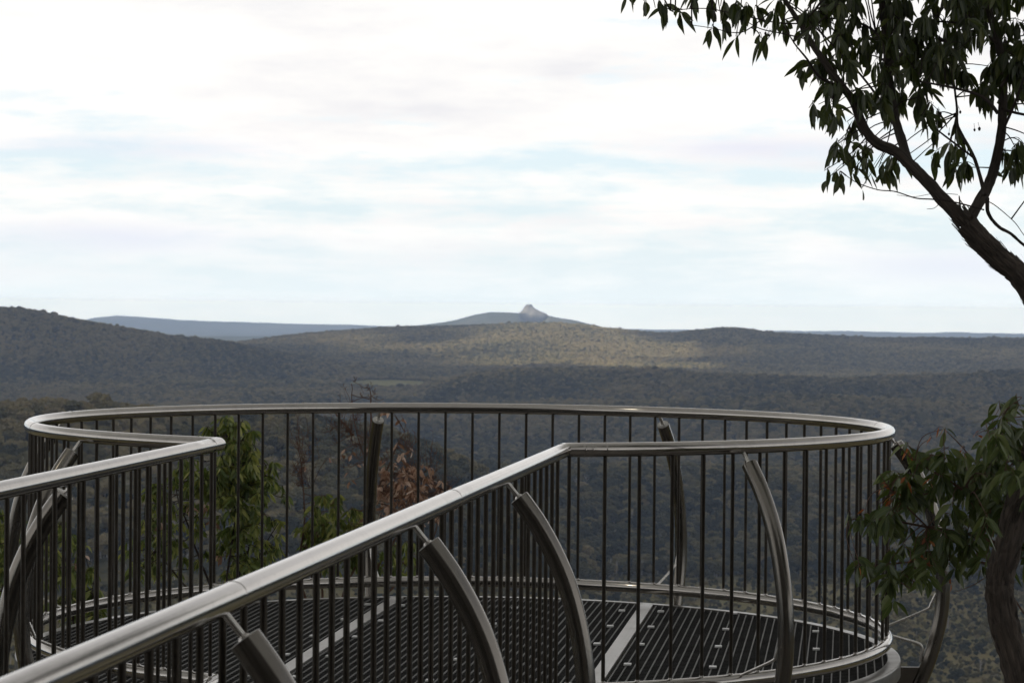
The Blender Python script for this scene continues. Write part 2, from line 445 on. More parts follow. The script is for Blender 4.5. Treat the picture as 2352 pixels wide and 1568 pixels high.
def rowmat(az):
    X = CX + F * np.tan(np.clip(az, -0.6, 0.6))
    X = np.clip(X, -900, 3200)
    return np.array([f(X, d) for d, f in ROWS])
def relief(x, y, d):
    amp = np.interp(d, [0, 12, 60, 900, 1700, 2400, 5000, 9000, 14000, 30000], [0, .3, 6, 8, 2, 8, 11, 10, 14, 22])
    n1 = fbm(x / 520.0, y / 520.0, 5, 3)
    n0 = fbm(x / 9.0, y / 9.0, 4, 8) * np.interp(d, [0, 5, 30, 200], [0.1, 0.8, 4, 0])
    return n1 * amp * 2 + n0
def height(az, d, RM=None):
    """az 1-D (A), d 1-D (A) paired, or grid"""
    RM = rowmat(az) if RM is None else RM
    i = np.clip(np.searchsorted(RD_, d, side='right') - 1, 0, len(RD_) - 2)
    t = np.clip((d - RD_[i]) / (RD_[i + 1] - RD_[i]), 0, 1); t = t * t * (3 - 2 * t)
    ar = np.arange(len(az))
    z = RM[i, ar] * (1 - t) + RM[i + 1, ar] * t
    return z + relief(d * np.sin(az), d * np.cos(az), d)

dense = np.linspace(-R_(17), R_(17), 620)
coarse = np.linspace(R_(17), 2 * math.pi - R_(17), 92)[1:-1]
AZ = np.concatenate([dense, coarse])
D = np.concatenate([np.linspace(0.5, 60, 70), np.geomspace(60, 1250, 50)[1:], np.linspace(1250, 9200, 420)[1:], np.geomspace(9200, 30000, 190)[1:]])
nA, nD = len(AZ), len(D)
RM = rowmat(AZ)
Z = np.array([height(AZ, np.full(nA, d), RM) for d in D])
XX = D[:, None] * np.sin(AZ)[None]; YY = D[:, None] * np.cos(AZ)[None]
verts = np.stack([XX, YY, Z], -1).reshape(-1, 3)
verts = np.vstack([verts, [[0, 0, Z[0].mean()]]])
ii, jj = np.meshgrid(np.arange(nD - 1), np.arange(nA), indexing='ij'); j2 = (jj + 1) % nA
quads = np.stack([ii * nA + jj, ii * nA + j2, (ii + 1) * nA + j2, (ii + 1) * nA + jj], -1).reshape(-1, 4)
quads = quads[:, ::-1]
def np_mesh(name, verts, quads, extra=None):
    me = bpy.data.meshes.new(name)
    ne = 0 if extra is None else len(extra)
    me.vertices.add(len(verts)); me.vertices.foreach_set('co', verts.astype(np.float32).ravel())
    me.loops.add(len(quads) * 4 + ne * 3); me.polygons.add(len(quads) + ne)
    lv = quads.ravel(); ls = np.arange(len(quads)) * 4
    if ne: lv = np.concatenate([lv, np.array(extra).ravel()]); ls = np.concatenate([ls, len(quads) * 4 + np.arange(ne) * 3])
    me.loops.foreach_set('vertex_index', lv.astype(np.int32)); me.polygons.foreach_set('loop_start', ls.astype(np.int32))
    me.update(calc_edges=True); me.validate(); return me
cidx = len(verts) - 1
tris = [(cidx, (j + 1) % nA, j) for j in range(nA)]
me = np_mesh('valley_ground', verts, quads, tris)
me.polygons.foreach_set('use_smooth', np.ones(len(me.polygons), dtype=bool))

# clearing: pale pasture on the valley floor
CLR = (at(905, 886, 5080).x, 5080.0)
m, nt, out = newmat('valley_ground')
geo = N(nt, 'ShaderNodeNewGeometry'); pos = geo.outputs['Position']
sp = N(nt, 'ShaderNodeSeparateXYZ'); nt.links.new(pos, sp.inputs[0])
dist = N(nt, 'ShaderNodeVectorMath', operation='LENGTH'); nt.links.new(pos, dist.inputs[0]); dist = dist.outputs['Value']
n1 = noise(nt, pos, 0.02, 6, 0.6); n2 = noise(nt, pos, 0.12, 5, 0.65); n3 = noise(nt, pos, 0.0016, 5, 0.6)
forest = ramp(nt, n2, [(0.3, (0.018, 0.021, 0.012)), (0.7, (0.055, 0.055, 0.03))])
heath = ramp(nt, n1, [(0.3, (0.055, 0.058, 0.03)), (0.5, (0.10, 0.088, 0.05)), (0.7, (0.075, 0.08, 0.04))])
heath = mixc(nt, ramp(nt, n2, [(0.45, 0.0), (0.7, 0.7)]), heath, (0.05, 0.052, 0.03))
heath = mixc(nt, 1.0, heath, (2.3, 2.1, 1.7), 'MULTIPLY')
rock = ramp(nt, noise(nt, pos, 1.3, 8, 0.7), [(0.3, (0.08, 0.075, 0.07)), (0.7, (0.26, 0.24, 0.22))])
far_ = ramp(nt, n3, [(0.35, (0.045, 0.06, 0.05)), (0.6, (0.08, 0.088, 0.065)), (0.75, (0.16, 0.145, 0.095))])
def step(v, a, b):
    r = N(nt, 'ShaderNodeMapRange'); nt.links.new(v, r.inputs[0]); r.inputs[1].default_value = a; r.inputs[2].default_value = b; return r.outputs[0]
dn = math_(nt, 'ADD', dist, math_(nt, 'MULTIPLY', math_(nt, 'SUBTRACT', n1, 0.5), 500.0))
c = mixc(nt, step(dist, 60, 260), rock, heath)
az_ = math_(nt, 'DIVIDE', sp.outputs[0], math_(nt, 'MAXIMUM', sp.outputs[1], 1.0))
lf = N(nt, 'ShaderNodeMapRange'); nt.links.new(az_, lf.inputs[0]); lf.inputs[1].default_value = 0.0; lf.inputs[2].default_value = 0.04; lf.inputs[3].default_value = 510.0; lf.inputs[4].default_value = 0.0
dn = math_(nt, 'ADD', dn, lf.outputs[0])
c = mixc(nt, step(dn, 1850, 1990), c, forest)
c = mixc(nt, step(dist, 8500, 10500), c, far_)
# pasture ellipse
dx = math_(nt, 'DIVIDE', math_(nt, 'SUBTRACT', sp.outputs[0], CLR[0]), 105.0)
dy = math_(nt, 'DIVIDE', math_(nt, 'SUBTRACT', sp.outputs[1], CLR[1]), 190.0)
rr = math_(nt, 'SQRT', math_(nt, 'ADD', math_(nt, 'MULTIPLY', dx, dx), math_(nt, 'MULTIPLY', dy, dy)))
rr = math_(nt, 'ADD', rr, math_(nt, 'MULTIPLY', math_(nt, 'SUBTRACT', n1, 0.5), 0.8))
c = mixc(nt, step(rr, 1.1, 0.9), c, (0.19, 0.18, 0.075))
p = N(nt, 'ShaderNodeBsdfPrincipled'); nt.links.new(c, p.inputs['Base Color']); p.inputs['Roughness'].default_value = 1.0; p.inputs['Specular IOR Level'].default_value = 0.1
bp = N(nt, 'ShaderNodeBump'); bp.inputs['Strength'].default_value = 0.8
bd = N(nt, 'ShaderNodeMapRange'); nt.links.new(dist, bd.inputs[0]); bd.inputs[1].default_value = 20; bd.inputs[2].default_value = 4000; bd.inputs[3].default_value = 0.1; bd.inputs[4].default_value = 14
nt.links.new(bd.outputs[0], bp.inputs['Distance']); nt.links.new(noise(nt, pos, 0.05, 6, 0.7), bp.inputs['Height']); nt.links.new(bp.outputs[0], p.inputs['Normal'])
nt.links.new(p.outputs[0], out.inputs[0]); M['ground'] = m
me.materials.append(m)
ground = bpy.data.objects.new('ground', me); COL.objects.link(ground); tag(ground, kind='structure')

# ------------------------------------------------------------------ forest (one stuff object, instanced crowns)
def scatter():
    P = []
    a_min, a_max = -R_(15.8), R_(15.8)
    def ring_pts(d0, d1, cell):
        area = 0.5 * (a_max - a_min) * (d1 * d1 - d0 * d0); n = int(area / (cell * cell))
        d = np.sqrt(RNG.uniform(d0 * d0, d1 * d1, n)); a = RNG.uniform(a_min, a_max, n); return a, d
    out = []
    for d0, d1, cell, kind in ((1000, 1960, 5.6, 0), (1330, 3500, 6.9, 1), (3500, 5000, 7.0, 1), (5000, 6500, 6.6, 1), (6500, 8000, 6.8, 1), (8000, 9100, 11, 1)):
        a, d = ring_pts(d0, d1, cell); out.append((a, d, np.full(len(a), kind)))
    a = np.concatenate([o[0] for o in out]); d = np.concatenate([o[1] for o in out]); kd = np.concatenate([o[2] for o in out])
    x = d * np.sin(a); y = d * np.cos(a)
    patch = fbm(x / 90.0, y / 90.0, 3, 21)
    # heath edge
    lf_ = np.interp(x / y, [0, 0.04], [510, 0])
    dn = d + fbm(x / 120.0, y / 120.0, 4, 5) * 300 + lf_
    keep = np.where(kd == 1, dn > 1930, (dn < 2000) & ((patch > 0.0) | (RNG.random(len(d)) < 0.45)))
    ex = (x - CLR[0]) / 105.0; ey = (y - CLR[1]) / 190.0
    keep &= (np.sqrt(ex * ex + ey * ey) + fbm(x / 60, y / 60, 3, 9) * 0.5 > 1.0)
    a, d, kd, x, y, patch = (q[keep] for q in (a, d, kd, x, y, patch))
    z = np.concatenate([height(a[i:i + 60000], d[i:i + 60000]) for i in range(0, len(a), 60000)])
    # cull what the hills hide by more than a tree's height
    k = np.clip(np.round((a + R_(17)) / (R_(34)) * 619).astype(int), 0, 619)
    el = (Z - CAMZ) / D[:, None]
    run = np.maximum.accumulate(el[:, :620], axis=0)
    di = np.clip(np.searchsorted(D, d) - 3, 0, nD - 1)
    vis_ = (z + 22 - CAMZ) / d > run[di, k]
    a, d, kd, x, y, z, patch = (q[vis_] for q in (a, d, kd, x, y, z, patch))
    big = fbm(x / 260.0, y / 260.0, 3, 33)
    sc = RNG.uniform(2.8, 6.8, len(a)) * (1 + 0.5 * patch)
    sc = sc * np.interp(d, [1500, 2500, 5000, 7000], [0.95, 0.84, 0.7, 0.66])
    sc = sc * np.where(RNG.random(len(a)) < 0.03, 1.35, 1.0)
    sc = np.where(kd == 0, RNG.uniform(0.6, 1.7, len(a)) * np.where(RNG.random(len(a)) < 0.04, 2.2, 1), sc)
    idx = RNG.integers(0, 5, len(a))
    dead = RNG.random(len(a)) < np.where(kd == 0, 0.05, 0.035); idx = np.where(dead, 5, idx)
    tint = np.clip(0.5 + 1.1 * big + RNG.normal(0, 1, len(a)) * np.interp(d, [2500, 4500], [0.27, 0.25]) + np.interp(d, [3200, 5200], [0.0, 0.22]), 0, 1)  # distant crowns coloured paler, standing in for stronger light on the far hills
    return x, y, z - 0.3, sc, idx, tint
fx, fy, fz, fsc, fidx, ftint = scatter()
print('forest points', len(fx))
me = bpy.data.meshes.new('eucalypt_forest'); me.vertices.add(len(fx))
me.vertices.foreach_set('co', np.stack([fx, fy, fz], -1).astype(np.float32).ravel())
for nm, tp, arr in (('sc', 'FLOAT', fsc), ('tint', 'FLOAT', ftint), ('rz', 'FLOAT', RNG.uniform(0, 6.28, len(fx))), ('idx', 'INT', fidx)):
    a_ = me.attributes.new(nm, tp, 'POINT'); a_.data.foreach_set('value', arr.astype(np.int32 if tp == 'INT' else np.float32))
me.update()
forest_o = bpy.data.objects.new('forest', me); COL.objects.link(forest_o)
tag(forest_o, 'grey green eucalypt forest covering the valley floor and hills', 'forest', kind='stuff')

def crownmat(name, stops, rough=0.9):
    m, nt, out = newmat(name)
    a = N(nt, 'ShaderNodeAttribute', attribute_name='tint'); a.attribute_type = 'INSTANCER'
    geo = N(nt, 'ShaderNodeNewGeometry')
    n_ = noise(nt, geo.outputs['Position'], 0.9, 4, 0.7)
    f = math_(nt, 'ADD', math_(nt, 'MULTIPLY', a.outputs['Fac'], 0.75), math_(nt, 'MULTIPLY', n_, 0.3))
    c = ramp(nt, f, stops)
    p = N(nt, 'ShaderNodeBsdfPrincipled'); nt.links.new(c, p.inputs['Base Color']); p.inputs['Roughness'].default_value = rough
    p.inputs['Specular IOR Level'].default_value = 0.15
    b = N(nt, 'ShaderNodeBump'); b.inputs['Strength'].default_value = 1.0; b.inputs['Distance'].default_value = 1.2
    nt.links.new(noise(nt, geo.outputs['Position'], 1.2, 3, 0.7), b.inputs['Height']); nt.links.new(b.outputs[0], p.inputs['Normal'])
    nt.links.new(p.outputs[0], out.inputs[0]); return m
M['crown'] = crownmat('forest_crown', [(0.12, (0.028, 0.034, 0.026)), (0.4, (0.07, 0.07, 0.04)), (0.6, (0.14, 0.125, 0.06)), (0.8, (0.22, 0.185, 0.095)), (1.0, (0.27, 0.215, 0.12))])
M['deadwood'] = simple('bleached_deadwood', (0.34, 0.32, 0.30), rough=0.9, var=0.2, nscale=1)

def forest_nodes():
    ng = bpy.data.node_groups.new('forest_scatter', 'GeometryNodeTree')
    ng.interface.new_socket('Geometry', in_out='INPUT', socket_type='NodeSocketGeometry')
    ng.interface.new_socket('Geometry', in_out='OUTPUT', socket_type='NodeSocketGeometry')
    gi = ng.nodes.new('NodeGroupInput'); go = ng.nodes.new('NodeGroupOutput'); L = ng.links.new
    join = ng.nodes.new('GeometryNodeJoinGeometry')
    protos = []
    def vec(x, y, z):
        n_ = ng.nodes.new('FunctionNodeInputVector'); n_.vector = (x, y, z); return n_.outputs[0]
    def xf(g, t=(0, 0, 0), s=(1, 1, 1), r=(0, 0, 0)):
        n_ = ng.nodes.new('GeometryNodeTransform'); L(g, n_.inputs['Geometry'])
        n_.inputs['Translation'].default_value = t; n_.inputs['Scale'].default_value = s; n_.inputs['Rotation'].default_value = r
        return n_.outputs[0]
    def mat(g, m_):
        n_ = ng.nodes.new('GeometryNodeSetMaterial'); L(g, n_.inputs[0]); n_.inputs['Material'].default_value = m_; return n_.outputs[0]
    def cone(r, h, t=(0, 0, 0), rot=(0, 0, 0), rt=0.3):
        n_ = ng.nodes.new('GeometryNodeMeshCone'); n_.inputs['Vertices'].default_value = 5
        n_.inputs['Radius Top'].default_value = r * rt; n_.inputs['Radius Bottom'].default_value = r; n_.inputs['Depth'].default_value = h
        return mat(xf(n_.outputs['Mesh'], t, (1, 1, 1), rot), M['deadwood'])
    rs = random.Random(5)
    def blob(seed, t, s, amp):
        ico = ng.nodes.new('GeometryNodeMeshIcoSphere'); ico.inputs['Radius'].default_value = 1; ico.inputs['Subdivisions'].default_value = 4
        sp_ = ng.nodes.new('GeometryNodeSetPosition'); L(ico.outputs[0], sp_.inputs['Geometry'])
        pos = ng.nodes.new('GeometryNodeInputPosition'); nz = ng.nodes.new('ShaderNodeTexNoise'); nz.inputs['Scale'].default_value = 1.7
        nz.inputs['Detail'].default_value = 4; nz.inputs['Roughness'].default_value = 0.72
        ad = ng.nodes.new('ShaderNodeVectorMath'); L(pos.outputs[0], ad.inputs[0]); ad.inputs[1].default_value = (seed * 7.3, seed * 3.1, 0)
        L(ad.outputs[0], nz.inputs['Vector'])
        mr = ng.nodes.new('ShaderNodeMapRange'); L(nz.outputs['Fac'], mr.inputs[0]); mr.inputs[1].default_value = .3; mr.inputs[2].default_value = .7
        mr.inputs[3].default_value = -amp; mr.inputs[4].default_value = amp
        sc_ = ng.nodes.new('ShaderNodeVectorMath'); sc_.operation = 'SCALE'; L(pos.outputs[0], sc_.inputs[0]); L(mr.outputs[0], sc_.inputs['Scale'])
        L(sc_.outputs[0], sp_.inputs['Offset'])
        return mat(xf(sp_.outputs[0], t, s), M['crown'])
    for k in range(5):
        j = ng.nodes.new('GeometryNodeJoinGeometry')
        nb_ = 3 + k % 3
        for b in range(nb_):
            a = b * 6.28 / nb_ + rs.random(); r = rs.uniform(0.25, 0.62)
            s = rs.uniform(0.5, 0.78)
            L(blob(k * 9 + b, (r * math.cos(a), r * math.sin(a), 1.45 + rs.uniform(-.35, .5)), (s, s, s * rs.uniform(.6, .85)), 0.55), j.inputs[0])
        L(cone(0.07, 1.6, (0, 0, 0)), j.inputs[0])
        protos.append(j.outputs[0])
    j = ng.nodes.new('GeometryNodeJoinGeometry')
    L(cone(0.10, 2.2), j.inputs[0])
    for b in range(5):
        a = rs.random() * 6.28; t_ = rs.uniform(.35, .7)
        L(cone(0.045, 0.9, (0, 0, rs.uniform(0.9, 1.6)), (t_ * math.cos(a), t_ * math.sin(a), 0)), j.inputs[0])
    protos.append(j.outputs[0])
    gi_list = []
    jj_ = ng.nodes.new('GeometryNodeJoinGeometry')
    for p_ in reversed(protos):
        g2 = ng.nodes.new('GeometryNodeGeometryToInstance'); L(p_, g2.inputs[0]); L(g2.outputs[0], jj_.inputs[0])
    ip = ng.nodes.new('GeometryNodeInstanceOnPoints')
    L(gi.outputs[0], ip.inputs['Points']); L(jj_.outputs[0], ip.inputs['Instance']); ip.inputs['Pick Instance'].default_value = True
    def named(nm, tp):
        n_ = ng.nodes.new('GeometryNodeInputNamedAttribute'); n_.data_type = tp; n_.inputs['Name'].default_value = nm; return n_.outputs[0]
    L(named('idx', 'INT'), ip.inputs['Instance Index'])
    cb = ng.nodes.new('ShaderNodeCombineXYZ'); L(named('rz', 'FLOAT'), cb.inputs[2])
    er = ng.nodes.new('FunctionNodeEulerToRotation'); L(cb.outputs[0], er.inputs[0]); L(er.outputs[0], ip.inputs['Rotation'])
    L(named('sc', 'FLOAT'), ip.inputs['Scale'])
    L(ip.outputs[0], go.inputs[0])
    return ng
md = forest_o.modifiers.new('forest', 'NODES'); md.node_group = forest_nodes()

# ------------------------------------------------------------------ far granite peak, outcrop, dead tree
def rockmat(name, c0, c1, sc, streak=False):
    m, nt, out = newmat(name); tc = N(nt, 'ShaderNodeTexCoord')
    v = mapping(nt, tc.outputs['Object'], (sc, sc, sc * (0.25 if streak else 1)))
    n_ = noise(nt, v, 1.0, 8, 0.65)
    c = ramp(nt, n_, [(0.35, c0), (0.62, c1)])
    p = N(nt, 'ShaderNodeBsdfPrincipled'); nt.links.new(c, p.inputs['Base Color']); p.inputs['Roughness'].default_value = 0.9
    b = N(nt, 'ShaderNodeBump'); b.inputs['Strength'].default_value = 0.6; b.inputs['Distance'].default_value = 0.4 / sc
    nt.links.new(n_, b.inputs['Height']); nt.links.new(b.outputs[0], p.inputs['Normal'])
    nt.links.new(p.outputs[0], out.inputs[0]); return m
def lump(name, loc, size, mat, seed, amp=0.25, sub=5, sq=1.0, fr=1.5):
    import bmesh
    from mathutils import noise as mn
    bm = bmesh.new(); bmesh.ops.create_icosphere(bm, subdivisions=sub, radius=1)
    for v in bm.verts:
        q = v.co.copy()
        if sq != 1.0:
            q = Vector([math.copysign(abs(c_) ** sq, c_) for c_ in q])
        f = 1 + amp * mn.fractal(v.co * fr + Vector((seed, 0, 0)), 0.9, 2.0, 5)
        v.co = Vector((q.x * size[0] * f, q.y * size[1] * f, q.z * size[2] * f))
    me = bpy.data.meshes.new(name); bm.to_mesh(me); bm.free(); me.materials.append(mat)
    me.polygons.foreach_set('use_smooth', [True] * len(me.polygons))
    o = bpy.data.objects.new(name, me); COL.objects.link(o); o.location = loc; return o
def far_peak():
    # crag : cross-section profile widening downwards, in metres at 13.9 km
    k = 13900 / F
    prof_ = [(699, 1209.5, 1221), (702, 1207, 1223), (704.5, 1203.5, 1224.5), (708, 1202, 1229), (713, 1199, 1238), (719, 1190, 1254), (726, 1195, 1262), (733, 1203, 1262), (742, 1208, 1255)]
    prof_ = sorted(prof_)
    mb = MB(); n_ = 24; vs = []
    c = at(1218, 742, 13900)
    from mathutils import noise as mn
    for (yy, xa, xb) in prof_:
        pa, pb = at(xa, yy, 13900), at(xb, yy, 13900); cx_ = (pa.x + pb.x) / 2; rx = (pb.x - pa.x) / 2
        for q in range(n_):
            a = 2 * math.pi * q / n_; f = 1 + 0.07 * mn.noise(Vector((math.cos(a) * 2.2, math.sin(a) * 2.2, yy * .12)))
            vs.append((cx_ + rx * math.cos(a) * f, 13900 + max(rx, 18) * 0.9 * math.sin(a) * f, pa.z))
    fs = []
    for i in range(len(prof_) - 1):
        for q in range(n_):
            q2 = (q + 1) % n_; fs.append((i * n_ + q2, i * n_ + q, (i + 1) * n_ + q, (i + 1) * n_ + q2))
    fs.append(tuple(range(n_)))
    mb.add(vs, fs)
    o = mb.build('granite_peak', rockmat('pale_granite_crag', (0.10, 0.10, 0.095), (0.30, 0.275, 0.24), 0.05, True), smooth=True, origin=(c.x, 13900, c.z))
    tag(o, 'pale bare granite knob crowning the distant blue mountain', 'rock peak')
far_peak()
oc = at(1910, 938, 3990)
tag(lump('rock_outcrop', oc, (14, 12, 9), rockmat('grey_granite_outcrop', (0.18, 0.17, 0.16), (0.42, 0.39, 0.36), 0.12), 3, 0.2), 'small grey granite dome showing among the dark trees beyond the right of the handrail', 'rock')
pb = at(1368, 1126, 2420)
mb = MB()
mb.tube([pb, pb + Vector((0.5, 0, 8)), pb + Vector((1.2, 0, 15))], [0.9, 0.7, 0.4], 8)
for (dx, h0, dx2, h1) in ((0.8, 9, -4, 16), (1, 11, 5, 17), (1.1, 13, -1.5, 18), (0.6, 7, 4.5, 11)):
    mb.tube([pb + Vector((dx, 0, h0)), pb + Vector(((dx + dx2) / 2 * 1.2, 0.5, (h0 + h1) / 2)), pb + Vector((dx2, 1, h1))], [0.45, 0.35, 0.2], 6)
o = mb.build('dead_tree', M['deadwood'], origin=tuple(pb)); tag(o, 'bleached forked dead tree rising from the dark forest below the mitred handrail corner', 'dead tree')
# unseen granite boulder behind the photographer, enlarged to darken what the steel reflects
tag(lump('boulder', (-1.0, -11.0, 0.0), (17, 6.5, 12.5), rockmat('dark_granite', (0.05, 0.048, 0.045), (0.17, 0.16, 0.15), 0.7), 9, 0.12), 'massive dark granite boulder out of view behind the camera', 'boulder')

# ------------------------------------------------------------------ plants
def leaf(mb, base, d, ln, wd, rnd, tint, droop=0.35, cut=None):
    """falcate blade: starts at base along d and bends towards the ground"""
    d = Vector(d).normalized(); side = d.cross(Vector((rnd.uniform(-1, 1), rnd.uniform(-1, 1), rnd.uniform(-.4, .4))))
    if side.length < 0.05: side = Vector((1, 0, 0))
    side.normalize(); nrm = side.cross(d)
    sick = rnd.uniform(-0.22, 0.22); prof_ = ((0, .07), (.1, .45), (.25, .86), (.42, 1), (.6, .86), (.78, .55), (.91, .24), (1, .02))
    if cut: prof_ = tuple(q for q in prof_ if q[0] < cut)
    p = Vector(base); vs = []; uv = []; last = 0
    pet = ln * 0.13
    for (t, w) in prof_:
        p = p + (d * (t - last) * ln); last = t
        dd = d + Vector((0, 0, -1)) * droop * 0.3; d = dd.normalized()
        off = side * (sick * ln * (t * t - t * 0.6))
        w_ = w * wd / 2
        lift = nrm * (w_ * 0.35)
        c = p + off + d * pet
        vs += [c - side * w_ + lift, c, c + side * w_ + lift]; uv += [(t, 0), (t, .5), (t, 1)]
    m_ = len(prof_); fs = []
    for i in range(m_ - 1):
        for k_ in (0, 1): fs.append((i * 3 + k_, i * 3 + k_ + 1, i * 3 + 3 + k_ + 1, i * 3 + 3 + k_))
    b = len(vs); vs += [Vector(base) - side * .0006, Vector(base) + side * .0006]; uv += [(0, .5), (0, .5)]
    fs.append((b, b + 1, 2, 0))
    mb.add(vs, fs, uv, tint)

def pol(pts, r0, r1, mb, n=10, lump_=0.06, seed=1, sub=4, wob=0.0):
    P_ = [tuple(p) for p in pts]; P_ = cat(P_, sub); m_ = len(P_)
    rnd = random.Random(seed)
    if wob: P_ = [tuple(q + rnd.uniform(-wob, wob) for q in p) for p in P_]
    mb.tube(P_, [r0 + (r1 - r0) * i / (m_ - 1) for i in range(m_)], n, lump=lump_, seed=seed)
    return [Vector(p) for p in P_]

class Plant:
    def __init__(s, name, base, label, cat_):
        s.root = empty(name, base); tag(s.root, label, cat_); s.wood = MB(); s.twig = MB(); s.nodes = []
        s.rnd = random.Random(hash(label) % 1000 if False else len(label) * 7)
    def cluster(s, lm, c, rad, n, ln=(.07, .12), wd=(.018, .028), tint=(0.2, 0.8), down=0.75, twr=0.0016, src=None, tlen=0.12, sprays=None, cutp=0.12, up=False, maxd=9):
        """a twig from the nearest wood to the cluster, short sprays off it, leaves hanging from the sprays"""
        rnd = s.rnd; c = Vector(c)
        near = min(src or s.nodes, key=lambda q: (q - c).length)
        mid = (near + c) / 2 + Vector((rnd.uniform(-.05, .05), rnd.uniform(-.05, .05), (rnd.uniform(0.0, .08) if not up else rnd.uniform(-.06, .0)))) * min(1, (near - c).length / .4)
        P_ = pol([near, mid, c], twr * 2.2, twr, s.twig, 5, 0, rnd.randrange(999), 4)
        s.nodes_t = P_
        ns = sprays or max(1, n // 5)
        for k in range(ns):
            o = rnd.choice(P_[len(P_) // 2:]) if len(P_) > 3 else c
            q = c + Vector((rnd.gauss(0, .5) * rad[0], rnd.gauss(0, .5) * rad[1], rnd.gauss(0, .5) * rad[2]))
            m_ = (o + q) / 2 + Vector((0, 0, .015))
            T = pol([o, m_, q], twr, twr * .6, s.twig, 4, 0, rnd.randrange(999), 3)
            per = max(1, round(n / ns))
            for j in range(per):
                b = T[min(len(T) - 1, int(len(T) * (0.35 + 0.65 * (j + 1) / per)))]
                h = rnd.uniform(0, 6.283); dn = rnd.uniform(down - .4, down + .2) if rnd.random() < .82 else rnd.uniform(-.1, .7)
                d = Vector((math.cos(h) * (1 - abs(dn)) , math.sin(h) * (1 - abs(dn)), -dn))
                leaf(lm, b, d, rnd.uniform(*ln), rnd.uniform(*wd), rnd, rnd.uniform(*tint), cut=(rnd.choice((.62, .8)) if rnd.random() < cutp else None))

M['bark'] = barkmat('fibrous_bark', (0.010, 0.008, 0.006), (0.14, 0.11, 0.09))
M['twig'] = barkmat('dark_twig', (0.03, 0.02, 0.016), (0.07, 0.045, 0.035))
M['redtwig'] = barkmat('red_twig', (0.09, 0.04, 0.028), (0.24, 0.13, 0.09))
M['leafdark'] = leafmat('gum_leaf_dark', [(0.0, (0.014, 0.022, 0.010)), (0.5, (0.030, 0.045, 0.016)), (0.85, (0.055, 0.075, 0.024)), (1.0, (0.13, 0.14, 0.04))], 0.26)
M['leafmid'] = leafmat('gum_leaf_mid', [(0.0, (0.05, 0.085, 0.025)), (0.5, (0.15, 0.20, 0.05)), (1.0, (0.44, 0.43, 0.12))], 0.36)
M['leaforange'] = leafmat('new_orange_leaf', [(0.0, (0.20, 0.045, 0.012)), (1.0, (0.38, 0.13, 0.03))], 0.3, (0.5, 0.14, 0.03))
M['leafdry'] = leafmat('dry_brown_leaf', [(0.0, (0.15, 0.075, 0.05)), (0.5, (0.42, 0.25, 0.18)), (1.0, (0.75, 0.58, 0.47))], 0.25, (0.5, 0.26, 0.12), 0.5)
PX = F

# --- large gum tree on the right
YT = 9.8
def T(x, y, Y=YT): return at(x, y, Y)
gum = Plant('gum_tree', (at(2360, 1900, 9.9).x, 9.9, -2.6), 'fibrous barked gum tree leaning in from the right, its forked limbs overhanging the view', 'tree')
g0 = gum.root.location
def w(px_, Y=YT): return px_ / F * Y / 2
W = gum.wood
trunk = MB()
tp = [Vector((g0.x + .1, 9.9, -2.9)), T(2375, 1750), T(2344, 1567), T(2311, 1447), T(2297, 1362), T(2299, 1318), T(2312, 1265), T(2330, 1190), T(2365, 1080), T(2398, 960), T(2412, 850), T(2398, 740), T(2352, 645), T(2308, 603), T(2249, 549), T(2220, 514)]
P_ = cat([tuple(p) for p in tp], 6); m_ = len(P_)
rr_ = [w(71 + (50 - 71) * min(1, i / (m_ - 1))) for i in range(m_)]
trunk.tube(P_, rr_, 22, lump=0.10, seed=4)
rnd = random.Random(3)
for i in range(5, m_ - 1):                      # loose strips of bark along the trunk
    for _ in range(5):
        a = rnd.random() * 6.283; p = Vector(P_[i]); q = Vector(P_[min(i + 1, m_ - 1)]); dd = (q - p).normalized()
        e1 = dd.cross(Vector((0, 1, 0))).normalized(); e2 = dd.cross(e1)
        o = (e1 * math.cos(a) + e2 * math.sin(a)); l_ = rnd.uniform(.03, .08); s_ = dd.cross(o) * rnd.uniform(.003, .008)
        b = p + dd * rnd.uniform(0, .05) + o * rr_[i] * 0.97
        trunk.add([b - s_, b + s_, b + dd * l_ + s_ * .5 + o * .006, b + dd * l_ - s_ * .5 + o * .007], [(0, 1, 2, 3)], [(b.z, a / 6.28), (b.z, a / 6.28 + .1), (b.z + .1, a / 6.28 + .1), (b.z + .1, a / 6.28)])
trunk.build('trunk', M['bark'], gum.root)
